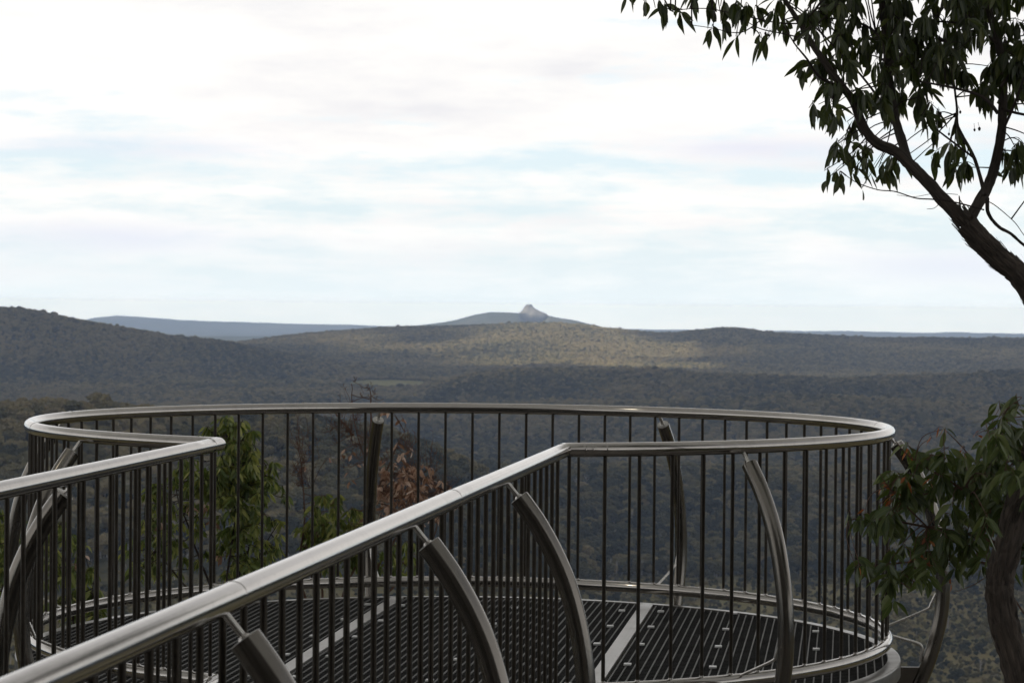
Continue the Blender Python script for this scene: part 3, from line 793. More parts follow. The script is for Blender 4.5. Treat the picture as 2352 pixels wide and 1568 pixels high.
LIMBS = [
 ([(2226, 520), (2176, 470), (2132, 420), (2090, 378), (2057, 348), (2013, 328), (1984, 293), (1960, 234), (1934, 199), (1896, 146), (1861, 94), (1837, 53), (1803, 0), (1770, -70)], 36, 9, 0.0),
 ([(2218, 516), (2246, 470), (2270, 426), (2287, 374), (2300, 300), (2303, 234), (2303, 146), (2277, 44), (2268, 0), (2262, -90)], 30, 16, 0.25),
 ([(2085, 372), (2072, 325), (2054, 263), (2042, 176), (2034, 88), (2025, 0), (2018, -90)], 26, 15, 0.3),
 ([(1925, 197), (1881, 176), (1855, 138), (1838, 117), (1826, 102), (1800, 60)], 8, 3, -.15),
 ([(2268, 455), (2270, 490), (2293, 520), (2322, 537), (2352, 563), (2420, 612), (2500, 620), (2580, 560), (2640, 460), (2680, 340)], 10, 4, 0.1),
 ([(2262, 448), (2239, 366), (2201, 293), (2198, 249), (2190, 180), (2180, 100)], 11, 4, .35),
 ([(2236, 362), (2175, 316), (2145, 293), (2110, 270)], 6, 2.5, .2),
 ([(2292, 260), (2256, 222), (2189, 202), (2115, 187), (2070, 170)], 10, 3, -.1),
 ([(2056, 272), (2025, 234), (1975, 170), (1925, 117), (1880, 70), (1837, 29), (1800, 5)], 7, 3, .1),
 ([(2300, 200), (2330, 150), (2370, 110), (2450, 60), (2560, 30), (2660, -20)], 9, 4, .1),
 ([(2303, 300), (2330, 240), (2352, 180), (2380, 120)], 8, 4, -.2),
 ([(2302, 250), (2345, 262), (2420, 270), (2500, 240), (2600, 220)], 8, 4, .3),
 ([(2036, 100), (1990, 60), (1930, 45), (1860, 40)], 8, 3, .4),
 ([(2040, 150), (2100, 100), (2150, 40), (2180, -20)], 9, 5, .4),
 ([(2290, 100), (2230, 60), (2150, 50), (2080, 60)], 8, 3, 0.2),
 ([(2330, -60), (2200, -50), (2080, -60), (1950, -50), (1800, -60), (1650, -50), (1500, -60)], 10, 4, 0.3),
 ([(1860, 92), (1800, 78), (1745, 66), (1700, 40)], 4, 2, -.1),
 ([(1770, 28), (1715, 70), (1680, 75), (1641, 66), (1589, 58)], 3.2, 1.6, 0),
 ([(1840, 55), (1780, 52), (1700, 35), (1620, 20), (1540, 25)], 4, 2, .1),
 ([(2260, 482), (2191, 464), (2144, 458), (2103, 455), (2056, 440), (2016, 436), (1969, 420), (1943, 403)], 4, 2, -.15),
 ([(2200, 447), (2150, 444), (2100, 452), (2060, 448)], 1.5, 1, -.2),
 ([(2210, 505), (2206, 480), (2203, 450)], 9, 3, -.06),
 ([(2269, 462), (2290, 475), (2330, 510), (2352, 540), (2380, 570)], 2.5, 2, -.1),
 ([(2090, 378), (2120, 350), (2150, 320), (2165, 270), (2130, 230)], 3, 1.5, -.2),
 ([(2160, 465), (2146, 478), (2129, 480)], 2, 1.2, -.1),
]
for li, (pp, w0, w1, dy) in enumerate(LIMBS):
    mb = MB(); n_ = len(pp)
    pts = [T(x, y, YT + dy * min(1, i / 3) + (0.0)) for i, (x, y) in enumerate(pp)]
    w0 *= 0.92; w1 *= 0.92
    nodes = pol(pts, w(w0), w(w1), mb, 14 if w0 > 12 else 8, 0.09 if w0 > 8 else .03, li + 2, 5)
    gum.nodes += nodes
    if w0 > 7.5: mb.build('limb', M['bark'], gum.root)
    else: gum.twig.v and None; pol(pts, w(w0), w(w1), gum.twig, 6, .03, li + 2, 5)
crown = MB(); rnd = random.Random(12)
def px3(c, Y): return T(c[0], c[1], Y)
k_ = YT / F
CL = []
# explicit outline clusters: (x, y, spread px, leaves)
for (x, y, sp_, n_) in ((1445, -12, 14, 3), (1478, 2, 18, 6), (1505, 18, 18, 7), (1532, 12, 16, 6), (1556, 30, 18, 7), (1590, -8, 22, 7), (1628, 4, 22, 9), (1638, 62, 14, 5), (1660, 60, 14, 5),
    (1655, 15, 22, 8), (1690, 5, 22, 8), (1690, 84, 6, 2), (1720, 12, 22, 9), (1738, 22, 20, 7), (1748, 88, 12, 3), (1762, 92, 8, 3), (1775, 30, 22, 8), (1797, 50, 16, 6), (1788, 0, 22, 8),
    (1835, 85, 16, 4), (1850, 150, 14, 4), (1870, 25, 26, 9), (1868, 62, 22, 7), (1888, 150, 20, 6), (1900, 190, 18, 5),
    (1858, 248, 20, 8), (1880, 240, 22, 9), (1905, 250, 22, 9), (1925, 262, 24, 9), (1945, 280, 24, 9), (1905, 345, 14, 6), (1925, 325, 16, 6), (1945, 335, 20, 8), (1968, 350, 20, 9), (1990, 365, 20, 8), (1958, 395, 14, 5),
    (1893, 392, 8, 2), (1900, 410, 6, 2), (1930, 412, 14, 4), (1980, 430, 8, 2), (2018, 385, 18, 6), (2048, 392, 18, 7), (2062, 372, 16, 6), (2035, 365, 18, 6),
    (2165, 362, 18, 8), (2190, 372, 20, 9), (2205, 385, 22, 10), (2218, 372, 18, 8), (2180, 350, 16, 6), (2140, 300, 18, 6), (2115, 268, 20, 8), (2150, 262, 20, 8), (2195, 290, 14, 4), (2210, 330, 14, 4),
    (2295, 390, 16, 5), (2320, 378, 18, 8), (2340, 385, 18, 8), (2335, 345, 20, 9), (2310, 350, 20, 7), (2352, 330, 20, 8)):
    CL.append((x, y, sp_, n_))
for _ in range(225):          # dense body of the crown
    x = rnd.uniform(1850, 2400); y = rnd.uniform(-80, 250)
    lim = 235 if x > 1930 else 90 + (x - 1850) * 1.4
    if x > 2120: lim = 215
    if y > lim: continue
    # sky holes
    hole = 0
    for hx, hy, hr in ((2155, 205, 32), (2262, 130, 18), (2238, 225, 25), (2195, 240, 22), (2330, 100, 16), (2090, 215, 16), (1990, 20, 12), (2245, 160, 18), (2120, 120, 12)):
        if math.hypot(x - hx, y + 22 - hy) < hr: hole = 1
    if hole: continue
    CL.append((x, y, 33, rnd.choice((7, 9, 10, 12))))
for _ in range(90):
    CL.append((rnd.uniform(1430, 2500), rnd.uniform(-170, -60), 30, 8))
for _ in range(110):
    CL.append((rnd.uniform(2390, 2760), rnd.uniform(-160, 420), 36, rnd.choice((7, 9, 11))))
for (x, y, sp_, n_) in CL:
    Y = YT + rnd.uniform(-.15, .7)
    r_ = sp_ * k_
    gum.cluster(crown, px3((x, y), Y), (r_, r_ * 1.6, r_ * .55), max(1, int(n_ * 1.05 + .5)), ln=(.055, .108), wd=(.017, .031), tint=(0, 1), down=.78, twr=.0015, cutp=.2)
crown.build('crown', M['leafdark'], gum.root)
# gum nuts
mb = MB()
for (x, y) in ((1760, 78), (1764, 80), (1912, 222), (1917, 222), (1921, 224), (1860, 66), (1947, 300), (1951, 297), (1954, 302), (2140, 250), (2160, 262), (2205, 258), (2196, 262), (2180, 310), (2186, 316), (2240, 300), (2250, 295)):
    c = T(x + rnd.uniform(-2, 2), y + rnd.uniform(-2, 2), YT + rnd.uniform(-.2, .1)); r_ = rnd.uniform(.004, .006)
    mb.tube([c + Vector((0, 0, r_ * 1.3)), c + Vector((0, 0, r_ * .6)), c, c - Vector((0, 0, r_ * 1.3))], [r_ * .3, r_ * .9, r_, r_ * .6], 8)
    mb.tube([c + Vector((0, 0, r_)), c + Vector((rnd.uniform(-.01, .01), 0, .025))], .0008, 4)
mb.build('gum_nut', M['twig'], gum.root)
gum.twig.build('twig', M['twig'], gum.root)
# low leafy branch with reddish stems
gum.twig = MB(); gum.nodes = []; low = MB(); orange = MB()
for li, (pp, w0, w1) in enumerate((([(2325, 1215), (2255, 1160), (2190, 1110), (2130, 1075), (2085, 1045), (2055, 1010)], 8, 2), ([(2300, 1250), (2220, 1225), (2130, 1210), (2050, 1195), (1975, 1190), (1948, 1196)], 8, 2),
        ([(2295, 1300), (2245, 1290), (2170, 1285), (2090, 1290), (2010, 1300), (1975, 1330)], 8, 2), ([(2345, 1150), (2310, 1080), (2295, 1000), (2310, 945), (2345, 915)], 8, 2), ([(2295, 1120), (2240, 1060), (2195, 1010), (2168, 985)], 4, 1.5),
        ([(2240, 1060), (2170, 1050), (2100, 1035)], 3, 1.5), ([(2130, 1210), (2070, 1150), (2035, 1110), (2020, 1085)], 4, 1.5), ([(2220, 1225), (2160, 1260), (2110, 1320), (2090, 1350)], 4, 1.5), ([(2200, 1120), (2120, 1135), (2050, 1150)], 4, 1.5),
        ([(2345, 1230), (2380, 1150), (2400, 1080)], 7, 3), ([(2300, 1330), (2360, 1420), (2400, 1480)], 5, 3), ([(2300, 1300), (2240, 1340), (2190, 1360)], 3, 1))):
    Yc = 10.2 + (li % 3 - 1) * .12
    gum.nodes += pol([T(x, y, Yc) for x, y in pp], w(w0), w(w1), gum.twig, 8, .03, li + 50, 5)
kk = 10.2 / F; rnd = random.Random(31)
LOWC = [(2300, 930, 16, 5), (2325, 915, 16, 6), (2345, 935, 18, 7), (2285, 975, 16, 6), (2330, 985, 20, 8), (2345, 1020, 20, 8), (2270, 1020, 16, 4), (2300, 1040, 20, 6), (2170, 985, 5, 2), (2085, 1022, 8, 3), (2105, 1040, 12, 4), (2130, 1060, 14, 4),
        (2160, 1045, 14, 4), (2180, 1025, 12, 3), (2215, 1050, 14, 4), (2245, 1065, 16, 5), (2035, 1090, 8, 3), (2060, 1120, 14, 5), (2085, 1135, 14, 5), (2020, 1160, 12, 3), (1955, 1180, 8, 2), (1985, 1185, 12, 5), (2005, 1200, 12, 6), (2030, 1200, 12, 6), (2065, 1190, 16, 6),
        (1965, 1300, 8, 3), (1985, 1290, 10, 4), (2010, 1290, 12, 4), (2035, 1300, 14, 6), (2050, 1330, 14, 7), (2075, 1320, 14, 7), (2100, 1310, 16, 8), (2125, 1320, 14, 7), (2150, 1300, 14, 6), (2055, 1375, 6, 3), (2175, 1280, 14, 5), (2195, 1310, 12, 4),
        (2225, 1260, 14, 4), (2330, 1250, 16, 5), (2250, 1230, 14, 5)]
for _ in range(110):
    x = rnd.uniform(2030, 2390); y = rnd.uniform(1040, 1290)
    if math.hypot((x - 2190) / 190, (y - 1170) / 135) > 1 and x < 2260: continue
    if rnd.random() < .12: continue
    LOWC.append((x, y, 20, rnd.choice((3, 4, 5, 6))))
for _ in range(34): LOWC.append((rnd.uniform(2270, 2400), rnd.uniform(960, 1215), 21, rnd.choice((4, 5, 6))))
for (x, y, sp_, n_) in LOWC:
    Y = (10.2 if sp_ != 21 else 9.75) + rnd.uniform(-.3, .3); r_ = sp_ * kk
    gum.cluster(low, T(x, y, Y), (r_, r_ * 1.4, r_ * .6), int(n_ * 1.5 + .5), ln=(.055, .11), wd=(.02, .036), tint=(.05, 1.0), down=.5, twr=.0012, cutp=.1)
for (x, y, sp_, n_) in ((2168, 985, 5, 3), (2140, 1005, 5, 2), (2240, 1000, 4, 2), (2060, 1130, 8, 4), (2048, 1150, 8, 4), (2020, 1115, 6, 3), (1990, 1175, 6, 3), (2110, 1280, 8, 4), (2118, 1292, 6, 3), (2185, 1340, 5, 2), (2080, 1100, 6, 2), (2215, 1035, 5, 3), (2090, 1035, 5, 3), (2130, 1240, 6, 2), (1975, 1300, 3, 1), (2260, 1110, 6, 2), (2140, 1105, 5, 2)):
    Y = 10.1 + rnd.uniform(-.2, .1); r_ = sp_ * kk
    gum.cluster(orange, T(x, y, Y), (r_, r_, r_ * .6), n_, ln=(.03, .055), wd=(.009, .015), tint=(0, 1), down=.3, twr=.001, cutp=0)
gum.twig.build('red_stem', M['redtwig'], gum.root)
M['leaflow'] = leafmat('gum_leaf_olive', [(0.0, (0.025, 0.042, 0.018)), (0.5, (0.055, 0.085, 0.028)), (1.0, (0.12, 0.15, 0.045))], 0.25)
o = low.build('low_foliage', M['leaflow'], gum.root); o['label'] = 'broad dark green leaves on a low reddish-stemmed branch'
o = orange.build('new_leaves', M['leaforange'], gum.root); o['label'] = 'small orange new leaves at the twig tips'

# --- shrubs beyond the platform
def shrub(name, label, Y, base_px, stems, clusters, leafm, scale=1.0, dry=None, green2=None, ln=(.05, .09), wd=(.016, .027), tint=(0, 1), down=.6, twmat='twig', stemw=7, bare=None):
    bz = at(base_px[0], base_px[1], Y)
    P = Plant(name, bz, label, 'shrub'); kq = Y / F
    for li, pp in enumerate(stems):
        n_ = pol([at(x, y, Y + (li % 3 - 1) * .12) for x, y in pp], stemw * kq / 2, 1.4 * kq / 2, P.twig, 7, .05, li + len(label), 5, wob=.004)
        P.nodes += n_
    lm = MB()
    for (x, y, sp_, n_) in clusters:
        r_ = sp_ * kq
        P.cluster(lm, at(x, y, Y + P.rnd.uniform(-.3, .3)), (r_, r_ * 1.3, r_ * .6), int(n_ * 3.3), ln=ln, wd=wd, tint=tint, down=down, twr=.0017, cutp=.03, up=True)
    if bare:
        for (x, y, sp_, n_) in bare:       # bare branching twigs
            c = at(x, y, Y + P.rnd.uniform(-.25, .25)); near = min(P.nodes, key=lambda q: (q - c).length)
            T_ = pol([near, (near + c) / 2 + Vector((P.rnd.uniform(-.03, .03), 0, -.02)), c], .0026, .001, P.twig, 5, 0, P.rnd.randrange(999), 5, wob=.003)
            for _ in range(n_):
                b = P.rnd.choice(T_[len(T_) // 4:]); q = b + Vector((P.rnd.gauss(0, sp_ * kq * .5), P.rnd.gauss(0, sp_ * kq * .5), abs(P.rnd.gauss(0, sp_ * kq * 1.0)) + .02))
                T2 = pol([b, (b + q) / 2 + Vector((P.rnd.uniform(-.02, .02), 0, -.01)), q], .0014, .0007, P.twig, 4, 0, P.rnd.randrange(999), 4, wob=.002)
                for z_ in range(3):
                    e = P.rnd.choice(T2); P.twig.tube([e, e + Vector((P.rnd.uniform(-.02, .02), P.rnd.uniform(-.02, .02), P.rnd.uniform(.0, .03)))], [.0009, .0015], 4)
    P.twig.build('stem', M[twmat], P.root)
    if lm.v: lm.build('foliage', M[leafm], P.root)
    if dry:
        dm = MB()
        for (x, y, sp_, n_) in dry:
            r_ = sp_ * kq; P.twig = MB()
            P.cluster(dm, at(x, y, Y + P.rnd.uniform(-.3, .1)), (r_, r_, r_), int(n_ * 1.4 + .5), ln=(.03, .07), wd=(.014, .03), tint=(0, 1), down=.35, twr=.0012, cutp=.1)
            tw = P.twig
            if tw.v: dm_t = tw; 
            s_ = dm_t; DT.append((P.root, s_))
        dm.build('dry_leaves', M['leafdry'], P.root)
        allt = MB()
        for r0_, t_ in DT:
            b = len(allt.v); allt.v += t_.v; allt.f += [tuple(i + b for i in f) for f in t_.f]; allt.uv += t_.uv; allt.t += t_.t
        allt.build('dry_twig', M['redtwig'], P.root); DT.clear()
    return P
DT = []
rs = random.Random(77)
def fill(cx_, cy_, rx, ry, n, sp_, nl):
    out = []
    for _ in range(int(n * 1.6)):
        a = rs.random() * 6.283; r_ = math.sqrt(rs.random()); out.append((cx_ + rx * r_ * math.cos(a), cy_ + ry * r_ * math.sin(a), sp_, rs.choice(nl)))
    return out
shrub('gum_shrub', 'tall leafy green shrub just beyond the platform, behind the mitred corner of the far rail', 16.3, (520, 1560),
      [[(520, 1560), (515, 1400), (525, 1300), (540, 1180), (530, 1080), (520, 990)], [(518, 1450), (480, 1340), (440, 1230), (410, 1150), (400, 1100)], [(520, 1400), (560, 1290), (600, 1180), (620, 1100)],
       [(516, 1430), (440, 1360), (380, 1290), (340, 1220)], [(520, 1420), (570, 1330), (610, 1250), (640, 1200)]],
      fill(525, 995, 60, 32, 17, 14, (6, 8)) + fill(555, 1100, 80, 75, 32, 16, (6, 8, 9)) + fill(590, 1080, 50, 50, 10, 14, (6, 8)) + fill(565, 1215, 75, 60, 20, 16, (5, 7)) + fill(540, 1290, 90, 50, 12, 16, (4, 6)) +
      fill(400, 1160, 80, 90, 22, 16, (5, 7)) + fill(350, 1270, 70, 60, 14, 16, (4, 6)) + fill(460, 1100, 50, 60, 10, 16, (5, 6)) + [(650, 1120, 10, 5), (662, 1140, 8, 4), (640, 1260, 8, 4)],
      'leafmid', dry=[(490, 1190, 14, 4), (430, 1170, 12, 3), (475, 1165, 12, 3), (600, 1180, 8, 2), (560, 1190, 6, 2), (500, 1280, 14, 4), (520, 1320, 16, 5), (545, 1330, 14, 5), (380, 1210, 10, 3), (590, 1320, 10, 3)])
shrub('dry_shrub', 'half dead shrub with curled brown leaves and bare twigs behind the far handrail', 16.9, (770, 1560),
      [[(770, 1560), (745, 1400), (735, 1300), (728, 1220), (715, 1120)], [(765, 1500), (790, 1360), (830, 1270), (850, 1160), (838, 1060), (812, 960), (808, 880)], [(770, 1450), (850, 1330), (900, 1250), (940, 1180), (950, 1100)], [(768, 1480), (880, 1370), (960, 1290), (1000, 1220), (1020, 1130)],
       [(760, 1480), (700, 1370), (690, 1270), (700, 1180), (690, 1060), (680, 1000)], [(838, 1060), (850, 1000), (852, 930), (850, 890)], [(850, 1160), (880, 1100), (905, 1040), (930, 990)], [(812, 1000), (780, 960), (760, 930)]],
      fill(770, 1190, 55, 60, 16, 15, (6, 8)) + fill(760, 1270, 70, 60, 18, 16, (5, 7)) + fill(900, 1280, 70, 50, 12, 16, (4, 6)) + fill(720, 1230, 30, 60, 8, 14, (5, 6)),
      'leafmid', dry=fill(930, 1110, 80, 50, 40, 12, (3, 4)) + fill(970, 1150, 85, 55, 40, 13, (3, 4)) + fill(880, 1160, 60, 60, 14, 13, (2, 3)) + fill(860, 1060, 110, 60, 12, 8, (1, 2)) + [(888, 945, 12, 3), (925, 958, 10, 3), (880, 925, 6, 2), (866, 925, 4, 1), (740, 1150, 10, 3), (780, 1050, 6, 1), (640 + 60, 1080, 8, 2)],
      bare=fill(820, 990, 50, 60, 9, 30, (3, 4)) + fill(760, 1020, 90, 60, 10, 32, (4, 5)) + fill(700, 1060, 40, 60, 10, 30, (4,)) + fill(950, 1090, 90, 70, 30, 26, (4, 5)) + [(808, 872, 9, 3), (850, 888, 7, 2), (830, 910, 9, 2), (868, 905, 8, 2), (882, 915, 8, 2)], twmat='redtwig')
shrub('gum_shrub', 'leafy shrub low at the left with orange leaves, seen through the left balusters', 14.6, (180, 1700),
      [[(180, 1700), (175, 1500), (165, 1380), (150, 1280), (140, 1200)], [(178, 1560), (210, 1420), (215, 1340)]],
      fill(150, 1300, 65, 110, 22, 16, (5, 7)) + fill(190, 1400, 50, 60, 12, 16, (5, 6)), 'leafmid', dry=[(182, 1300, 10, 4), (188, 1285, 8, 3)])
shrub('gum_shrub', 'leafy shrub cut off by the left edge of the picture, outside the curved posts', 13.6, (-10, 1700),
      [[(-10, 1700), (0, 1450), (10, 1300), (15, 1180)], [(-10, 1600), (-60, 1400), (-80, 1250)]],
      fill(5, 1230, 38, 80, 14, 16, (5, 7)) + fill(-20, 1350, 60, 90, 14, 16, (5, 6)), 'leafmid')

# ------------------------------------------------------------------ clouds above (shade the valley, leave one gap of sun)
SUN_EL = R_(46); SUN_AZ = R_(-118)            # azimuth from +Y towards +X
sdir = Vector((math.sin(SUN_AZ) * math.cos(SUN_EL), math.cos(SUN_AZ) * math.cos(SUN_EL), math.sin(SUN_EL)))
CA = 3400.0
def shade_gap(gx, gy):
    """1 where the ground point gets sun"""
    g = -5.0
    for (px_, Y, rx, ry) in ((1230, 6900, 190, 420), (1310, 7400, 260, 300), (1420, 7000, 200, 400), (1130, 6380, 150, 200), (1240, 6300, 220, 160), (1420, 6350, 190, 170), (1540, 6900, 110, 260), (2010, 5250, 200, 150)):
        x0 = (px_ - CX) / F * Y
        e = ((gx - x0) / rx) ** 2 + ((gy - Y) / ry) ** 2
        g = np.maximum(g, 1.25 - e)
    x0 = (1350 - CX) / F * 7000; e = ((gx - x0) / 1000) ** 2 + ((gy - 7000) / 900) ** 2
    g = np.maximum(g, 0.02 - e * 0.35)
    return g
cs = 70.0
gx = np.arange(-5200, 8200, cs); gy = np.arange(-4500, 10600, cs)
GX, GY = np.meshgrid(gx, gy)
hz = -130.0
sh = (CA - hz) / sdir.z
CXX = GX + sdir.x * sh; CYY = GY + sdir.y * sh
gap = shade_gap(GX + 260 * fbm(GX / 300., GY / 300., 3, 71), GY + 260 * fbm(GX / 300. + 9, GY / 300., 3, 72)) + fbm(GX / 220., GY / 220., 4, 60) * 1.3
edge = np.minimum.reduce([(GX - gx[0]) / 900, (gx[-1] - GX) / 900, (GY - gy[0]) / 900, (gy[-1] - GY) / 900]) + fbm(GX / 700., GY / 700., 4, 66) * 1.6
solid = (gap < 0.55) & (edge > 0.3)
thin = np.clip((gap + 0.35) / 0.85, 0, 1); thin = thin * thin * (3 - 2 * thin)
thin = np.maximum(thin, np.clip((GY - 3200) / 2500, 0, 1) * np.clip(0.09 + 0.45 * fbm(GX / 500., GY / 350., 4, 91), 0.01, 0.3))
thin = np.maximum(thin, 0.012)
th = 18 + 90 * np.clip(edge, 0, 1) * (0.4 + fbm(GX / 600., GY / 600., 5, 44) + .3)
bot = CA - 0.15 * th + 90 * fbm(GX / 400., GY / 400., 4, 48); top = bot + np.maximum(th, 30)
nx, ny = GX.shape[1], GX.shape[0]; nv = nx * ny
cv = np.concatenate([np.stack([CXX, CYY, bot], -1).reshape(-1, 3), np.stack([CXX, CYY, top], -1).reshape(-1, 3)])
cell = solid[:-1, :-1] & solid[1:, :-1] & solid[:-1, 1:] & solid[1:, 1:]
r_, c_ = np.nonzero(cell); i0 = r_ * nx + c_
qb = np.stack([i0, i0 + nx, i0 + nx + 1, i0 + 1], -1); qt = np.stack([i0, i0 + 1, i0 + nx + 1, i0 + nx], -1) + nv
cp = np.pad(cell, 1); sides = []
for (dr, dc, a_, b_) in ((0, -1, 0, nx), (0, 1, nx + 1, 1), (-1, 0, 1, 0), (1, 0, nx, nx + 1)):
    nb_ = ~cp[r_ + 1 + dr, c_ + 1 + dc]; e0 = i0[nb_]
    sides.append(np.stack([e0 + a_, e0 + b_, e0 + b_ + nv, e0 + a_ + nv], -1))
me = np_mesh('cloud', cv, np.concatenate([qb, qt] + sides))
a_ = me.attributes.new('thin', 'FLOAT', 'POINT'); a_.data.foreach_set('value', np.sqrt(np.concatenate([thin.ravel(), thin.ravel()])).astype(np.float32))
m, nt, out = newmat('cloud'); tl = N(nt, 'ShaderNodeBsdfTranslucent'); tl.inputs[0].default_value = (.42, .44, .47, 1)
df = N(nt, 'ShaderNodeBsdfDiffuse'); df.inputs[0].default_value = (.42, .44, .47, 1); mx = N(nt, 'ShaderNodeMixShader'); mx.inputs[0].default_value = 0.2
nt.links.new(tl.outputs[0], mx.inputs[1]); nt.links.new(df.outputs[0], mx.inputs[2]); tp_ = N(nt, 'ShaderNodeBsdfTransparent'); m2 = N(nt, 'ShaderNodeMixShader'); ta = N(nt, 'ShaderNodeAttribute', attribute_name='thin')
nt.links.new(ta.outputs['Fac'], m2.inputs[0]); nt.links.new(mx.outputs[0], m2.inputs[1]); nt.links.new(tp_.outputs[0], m2.inputs[2])
nt.links.new(m2.outputs[0], out.inputs[0])
me.materials.append(m)
cloud = bpy.data.objects.new('cloud_deck', me); COL.objects.link(cloud); tag(cloud, kind='structure')

# ------------------------------------------------------------------ haze
HX, HZ0, HZ1 = 30500.0, float(Z.min()) - 1.5, 15.0
mb = MB(); mb.box((0, 0, (HZ0 + HZ1) / 2), (2 * HX, 2 * HX, HZ1 - HZ0))
m, nt, out = newmat('haze'); pv = N(nt, 'ShaderNodeVolumePrincipled')
pv.inputs['Color'].default_value = (0.54, 0.69, 1.0, 1); pv.inputs['Density'].default_value = 7.0e-5; pv.inputs['Anisotropy'].default_value = 0.1
nt.links.new(pv.outputs[0], out.inputs['Volume'])
hz_o = mb.build('haze', m, smooth=False); tag(hz_o, kind='stuff')

# ------------------------------------------------------------------ sun and sky
sd = bpy.data.lights.new('sun', 'SUN'); so = bpy.data.objects.new('sun', sd); COL.objects.link(so)
sd.energy = 5.0; sd.angle = R_(0.6); sd.color = (1.0, 0.90, 0.72)
so.rotation_euler = sdir.to_track_quat('Z', 'Y').to_euler(); so.location = (0, 0, 60)
wd_ = bpy.data.worlds.new('World'); S.world = wd_; wd_.use_nodes = True; nt = wd_.node_tree; nt.nodes.clear()
out = nt.nodes.new('ShaderNodeOutputWorld'); bg = nt.nodes.new('ShaderNodeBackground'); bg.inputs['Strength'].default_value = 0.1
sky = nt.nodes.new('ShaderNodeTexSky'); sky.sky_type = 'NISHITA'; sky.sun_disc = False; sky.sun_elevation = SUN_EL; sky.sun_rotation = SUN_AZ
tc = nt.nodes.new('ShaderNodeTexCoord'); g = tc.outputs['Generated']
sp = nt.nodes.new('ShaderNodeSeparateXYZ'); nt.links.new(g, sp.inputs[0]); zz = sp.outputs[2]
st = noise(nt, mapping(nt, g, (9, 9, 75), (3.1, 0, 0.4)), 1.0, 6, 0.55)
st2 = noise(nt, mapping(nt, g, (30, 30, 115), (1.7, 2, 0)), 1.0, 7, 0.62)
st3 = noise(nt, mapping(nt, g, (5, 5, 34), (7.7, 1, 2.2)), 1.0, 5, 0.5)
# clouds: blown white, grey-violet bases, pale blue gaps
K = 0.683
def kc(r_, g_, b_): return (r_ * K, g_ * K, b_ * K)
blue = mixc(nt, 0.75, sky.outputs[0], kc(8.3, 9.6, 10.5))
white = mixc(nt, ramp(nt, math_(nt, 'ADD', math_(nt, 'MULTIPLY', st3, 0.7), math_(nt, 'MULTIPLY', st2, 0.3)), [(0.48, 0.0), (0.66, 1.0)]), kc(10.6, 10.4, 10.1), kc(8.8, 8.75, 9.0))
cover = math_(nt, 'ADD', math_(nt, 'MULTIPLY', st, 0.6), math_(nt, 'MULTIPLY', st2, 0.4))
cover = math_(nt, 'ADD', cover, math_(nt, 'MULTIPLY', zz, 1.7))
bz = ramp(nt, math_(nt, 'DIVIDE', zz, 0.12), [(0.18, 0.0), (0.40, 1.0), (0.50, 0.8), (0.66, 0.0)])
cover = math_(nt, 'SUBTRACT', cover, math_(nt, 'MULTIPLY', bz, 0.055))
col = mixc(nt, ramp(nt, cover, [(0.45, 0.0), (0.60, 1.0)]), blue, white)
# grey-lavender cloud bases low on the left and right
def blob_(ax_, az_, rx_, rz_):
    a_ = math_(nt, 'DIVIDE', math_(nt, 'SUBTRACT', sp.outputs[0], ax_), rx_); b_ = math_(nt, 'DIVIDE', math_(nt, 'SUBTRACT', zz, az_), rz_)
    return math_(nt, 'EXPONENT', math_(nt, 'MULTIPLY', math_(nt, 'ADD', math_(nt, 'MULTIPLY', a_, a_), math_(nt, 'MULTIPLY', b_, b_)), -1.0))
lv = math_(nt, 'ADD', math_(nt, 'ADD', blob_(-0.165, 0.024, 0.06, 0.006), blob_(0.17, 0.016, 0.045, 0.008)), math_(nt, 'ADD', blob_(-0.15, 0.060, 0.045, 0.004), blob_(0.10, 0.062, 0.04, 0.005)))
lv = math_(nt, 'MULTIPLY', lv, ramp(nt, st, [(0.35, 0.25), (0.6, 1.0)]))
col = mixc(nt, math_(nt, 'MINIMUM', lv, 1.0), col, kc(8.25, 8.45, 9.5))
low_ = N(nt, 'ShaderNodeMapRange'); nt.links.new(zz, low_.inputs[0]); low_.inputs[1].default_value = 0.0; low_.inputs[2].default_value = 0.035
low_.inputs[3].default_value = 0.8; low_.inputs[4].default_value = 0.0
col = mixc(nt, low_.outputs[0], col, kc(8.8, 9.65, 10.0))
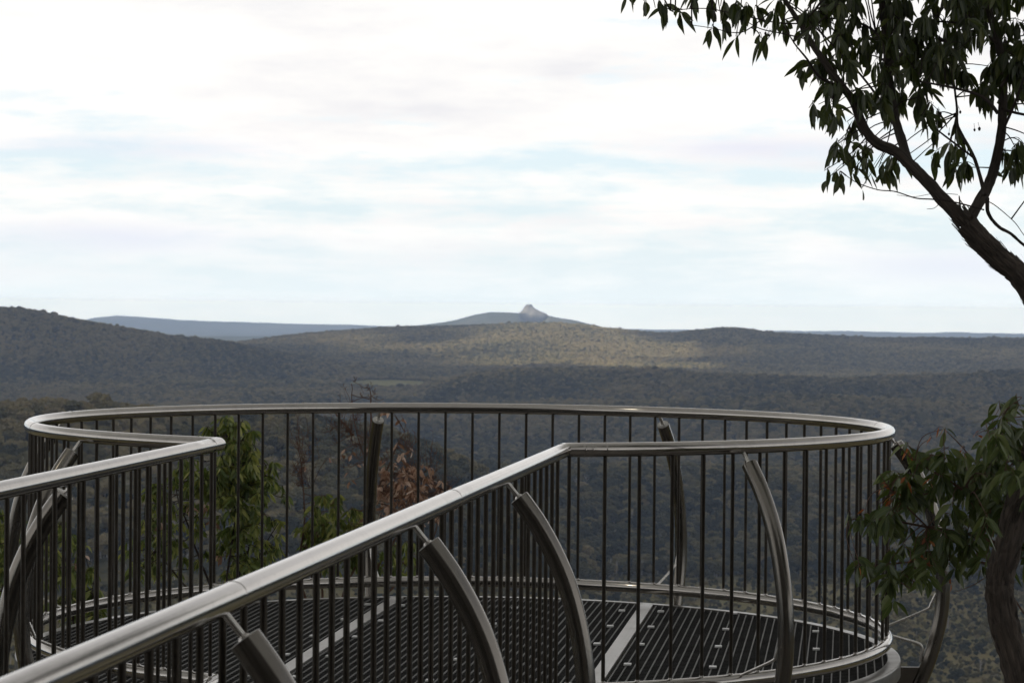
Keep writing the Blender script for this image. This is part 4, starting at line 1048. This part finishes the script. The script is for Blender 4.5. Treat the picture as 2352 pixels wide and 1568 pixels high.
# sky painted brighter towards the horizon, cancelling the dimming of the haze box
HS = (0.23 * 10, 0.295 * 10, 0.39 * 10)
ez = math_(nt, 'MAXIMUM', zz, 1e-5)
tau = math_(nt, 'MINIMUM', math_(nt, 'DIVIDE', 7.0e-5 * 13.3, ez), 7.0e-5 * 30500)
iT = math_(nt, 'EXPONENT', tau)
def vm(op, a, b):
    n_ = nt.nodes.new('ShaderNodeVectorMath'); n_.operation = op
    for i_, q in enumerate((a, b)):
        if isinstance(q, tuple): n_.inputs[i_].default_value = q
        else: nt.links.new(q, n_.inputs[i_])
    return n_.outputs[0]
cmb = nt.nodes.new('ShaderNodeCombineXYZ')
for i_ in range(3): nt.links.new(iT, cmb.inputs[i_])
ks = math_(nt, 'ADD', math_(nt, 'MULTIPLY', math_(nt, 'MINIMUM', math_(nt, 'DIVIDE', tau, 1.4), 1.0), 0.6), 0.4)
cm2 = nt.nodes.new('ShaderNodeCombineXYZ')
for i_ in range(3): nt.links.new(ks, cm2.inputs[i_])
col = vm('SUBTRACT', vm('MULTIPLY', col, cmb.outputs[0]), vm('MULTIPLY', vm('MULTIPLY', vm('SUBTRACT', cmb.outputs[0], (1, 1, 1)), HS), cm2.outputs[0]))
# overhead is duller than the bright band the picture looks into
hi = N(nt, 'ShaderNodeMapRange'); nt.links.new(zz, hi.inputs[0]); hi.inputs[1].default_value = 0.13; hi.inputs[2].default_value = 0.5; hi.inputs[3].default_value = 0.0; hi.inputs[4].default_value = 0.85
col = mixc(nt, hi.outputs[0], col, kc(2.5, 2.65, 2.95))
nt.links.new(col, bg.inputs[0]); nt.links.new(bg.outputs[0], out.inputs[0])

S.view_settings.view_transform = 'Standard'; S.view_settings.look = 'None'; S.view_settings.exposure = 0.55; S.view_settings.gamma = 1
S.render.engine = 'CYCLES'; S.cycles.use_denoising = True
S.cycles.max_bounces = 8; S.cycles.diffuse_bounces = 3; S.cycles.glossy_bounces = 4; S.cycles.transmission_bounces = 4; S.cycles.volume_bounces = 1; S.cycles.transparent_max_bounces = 8
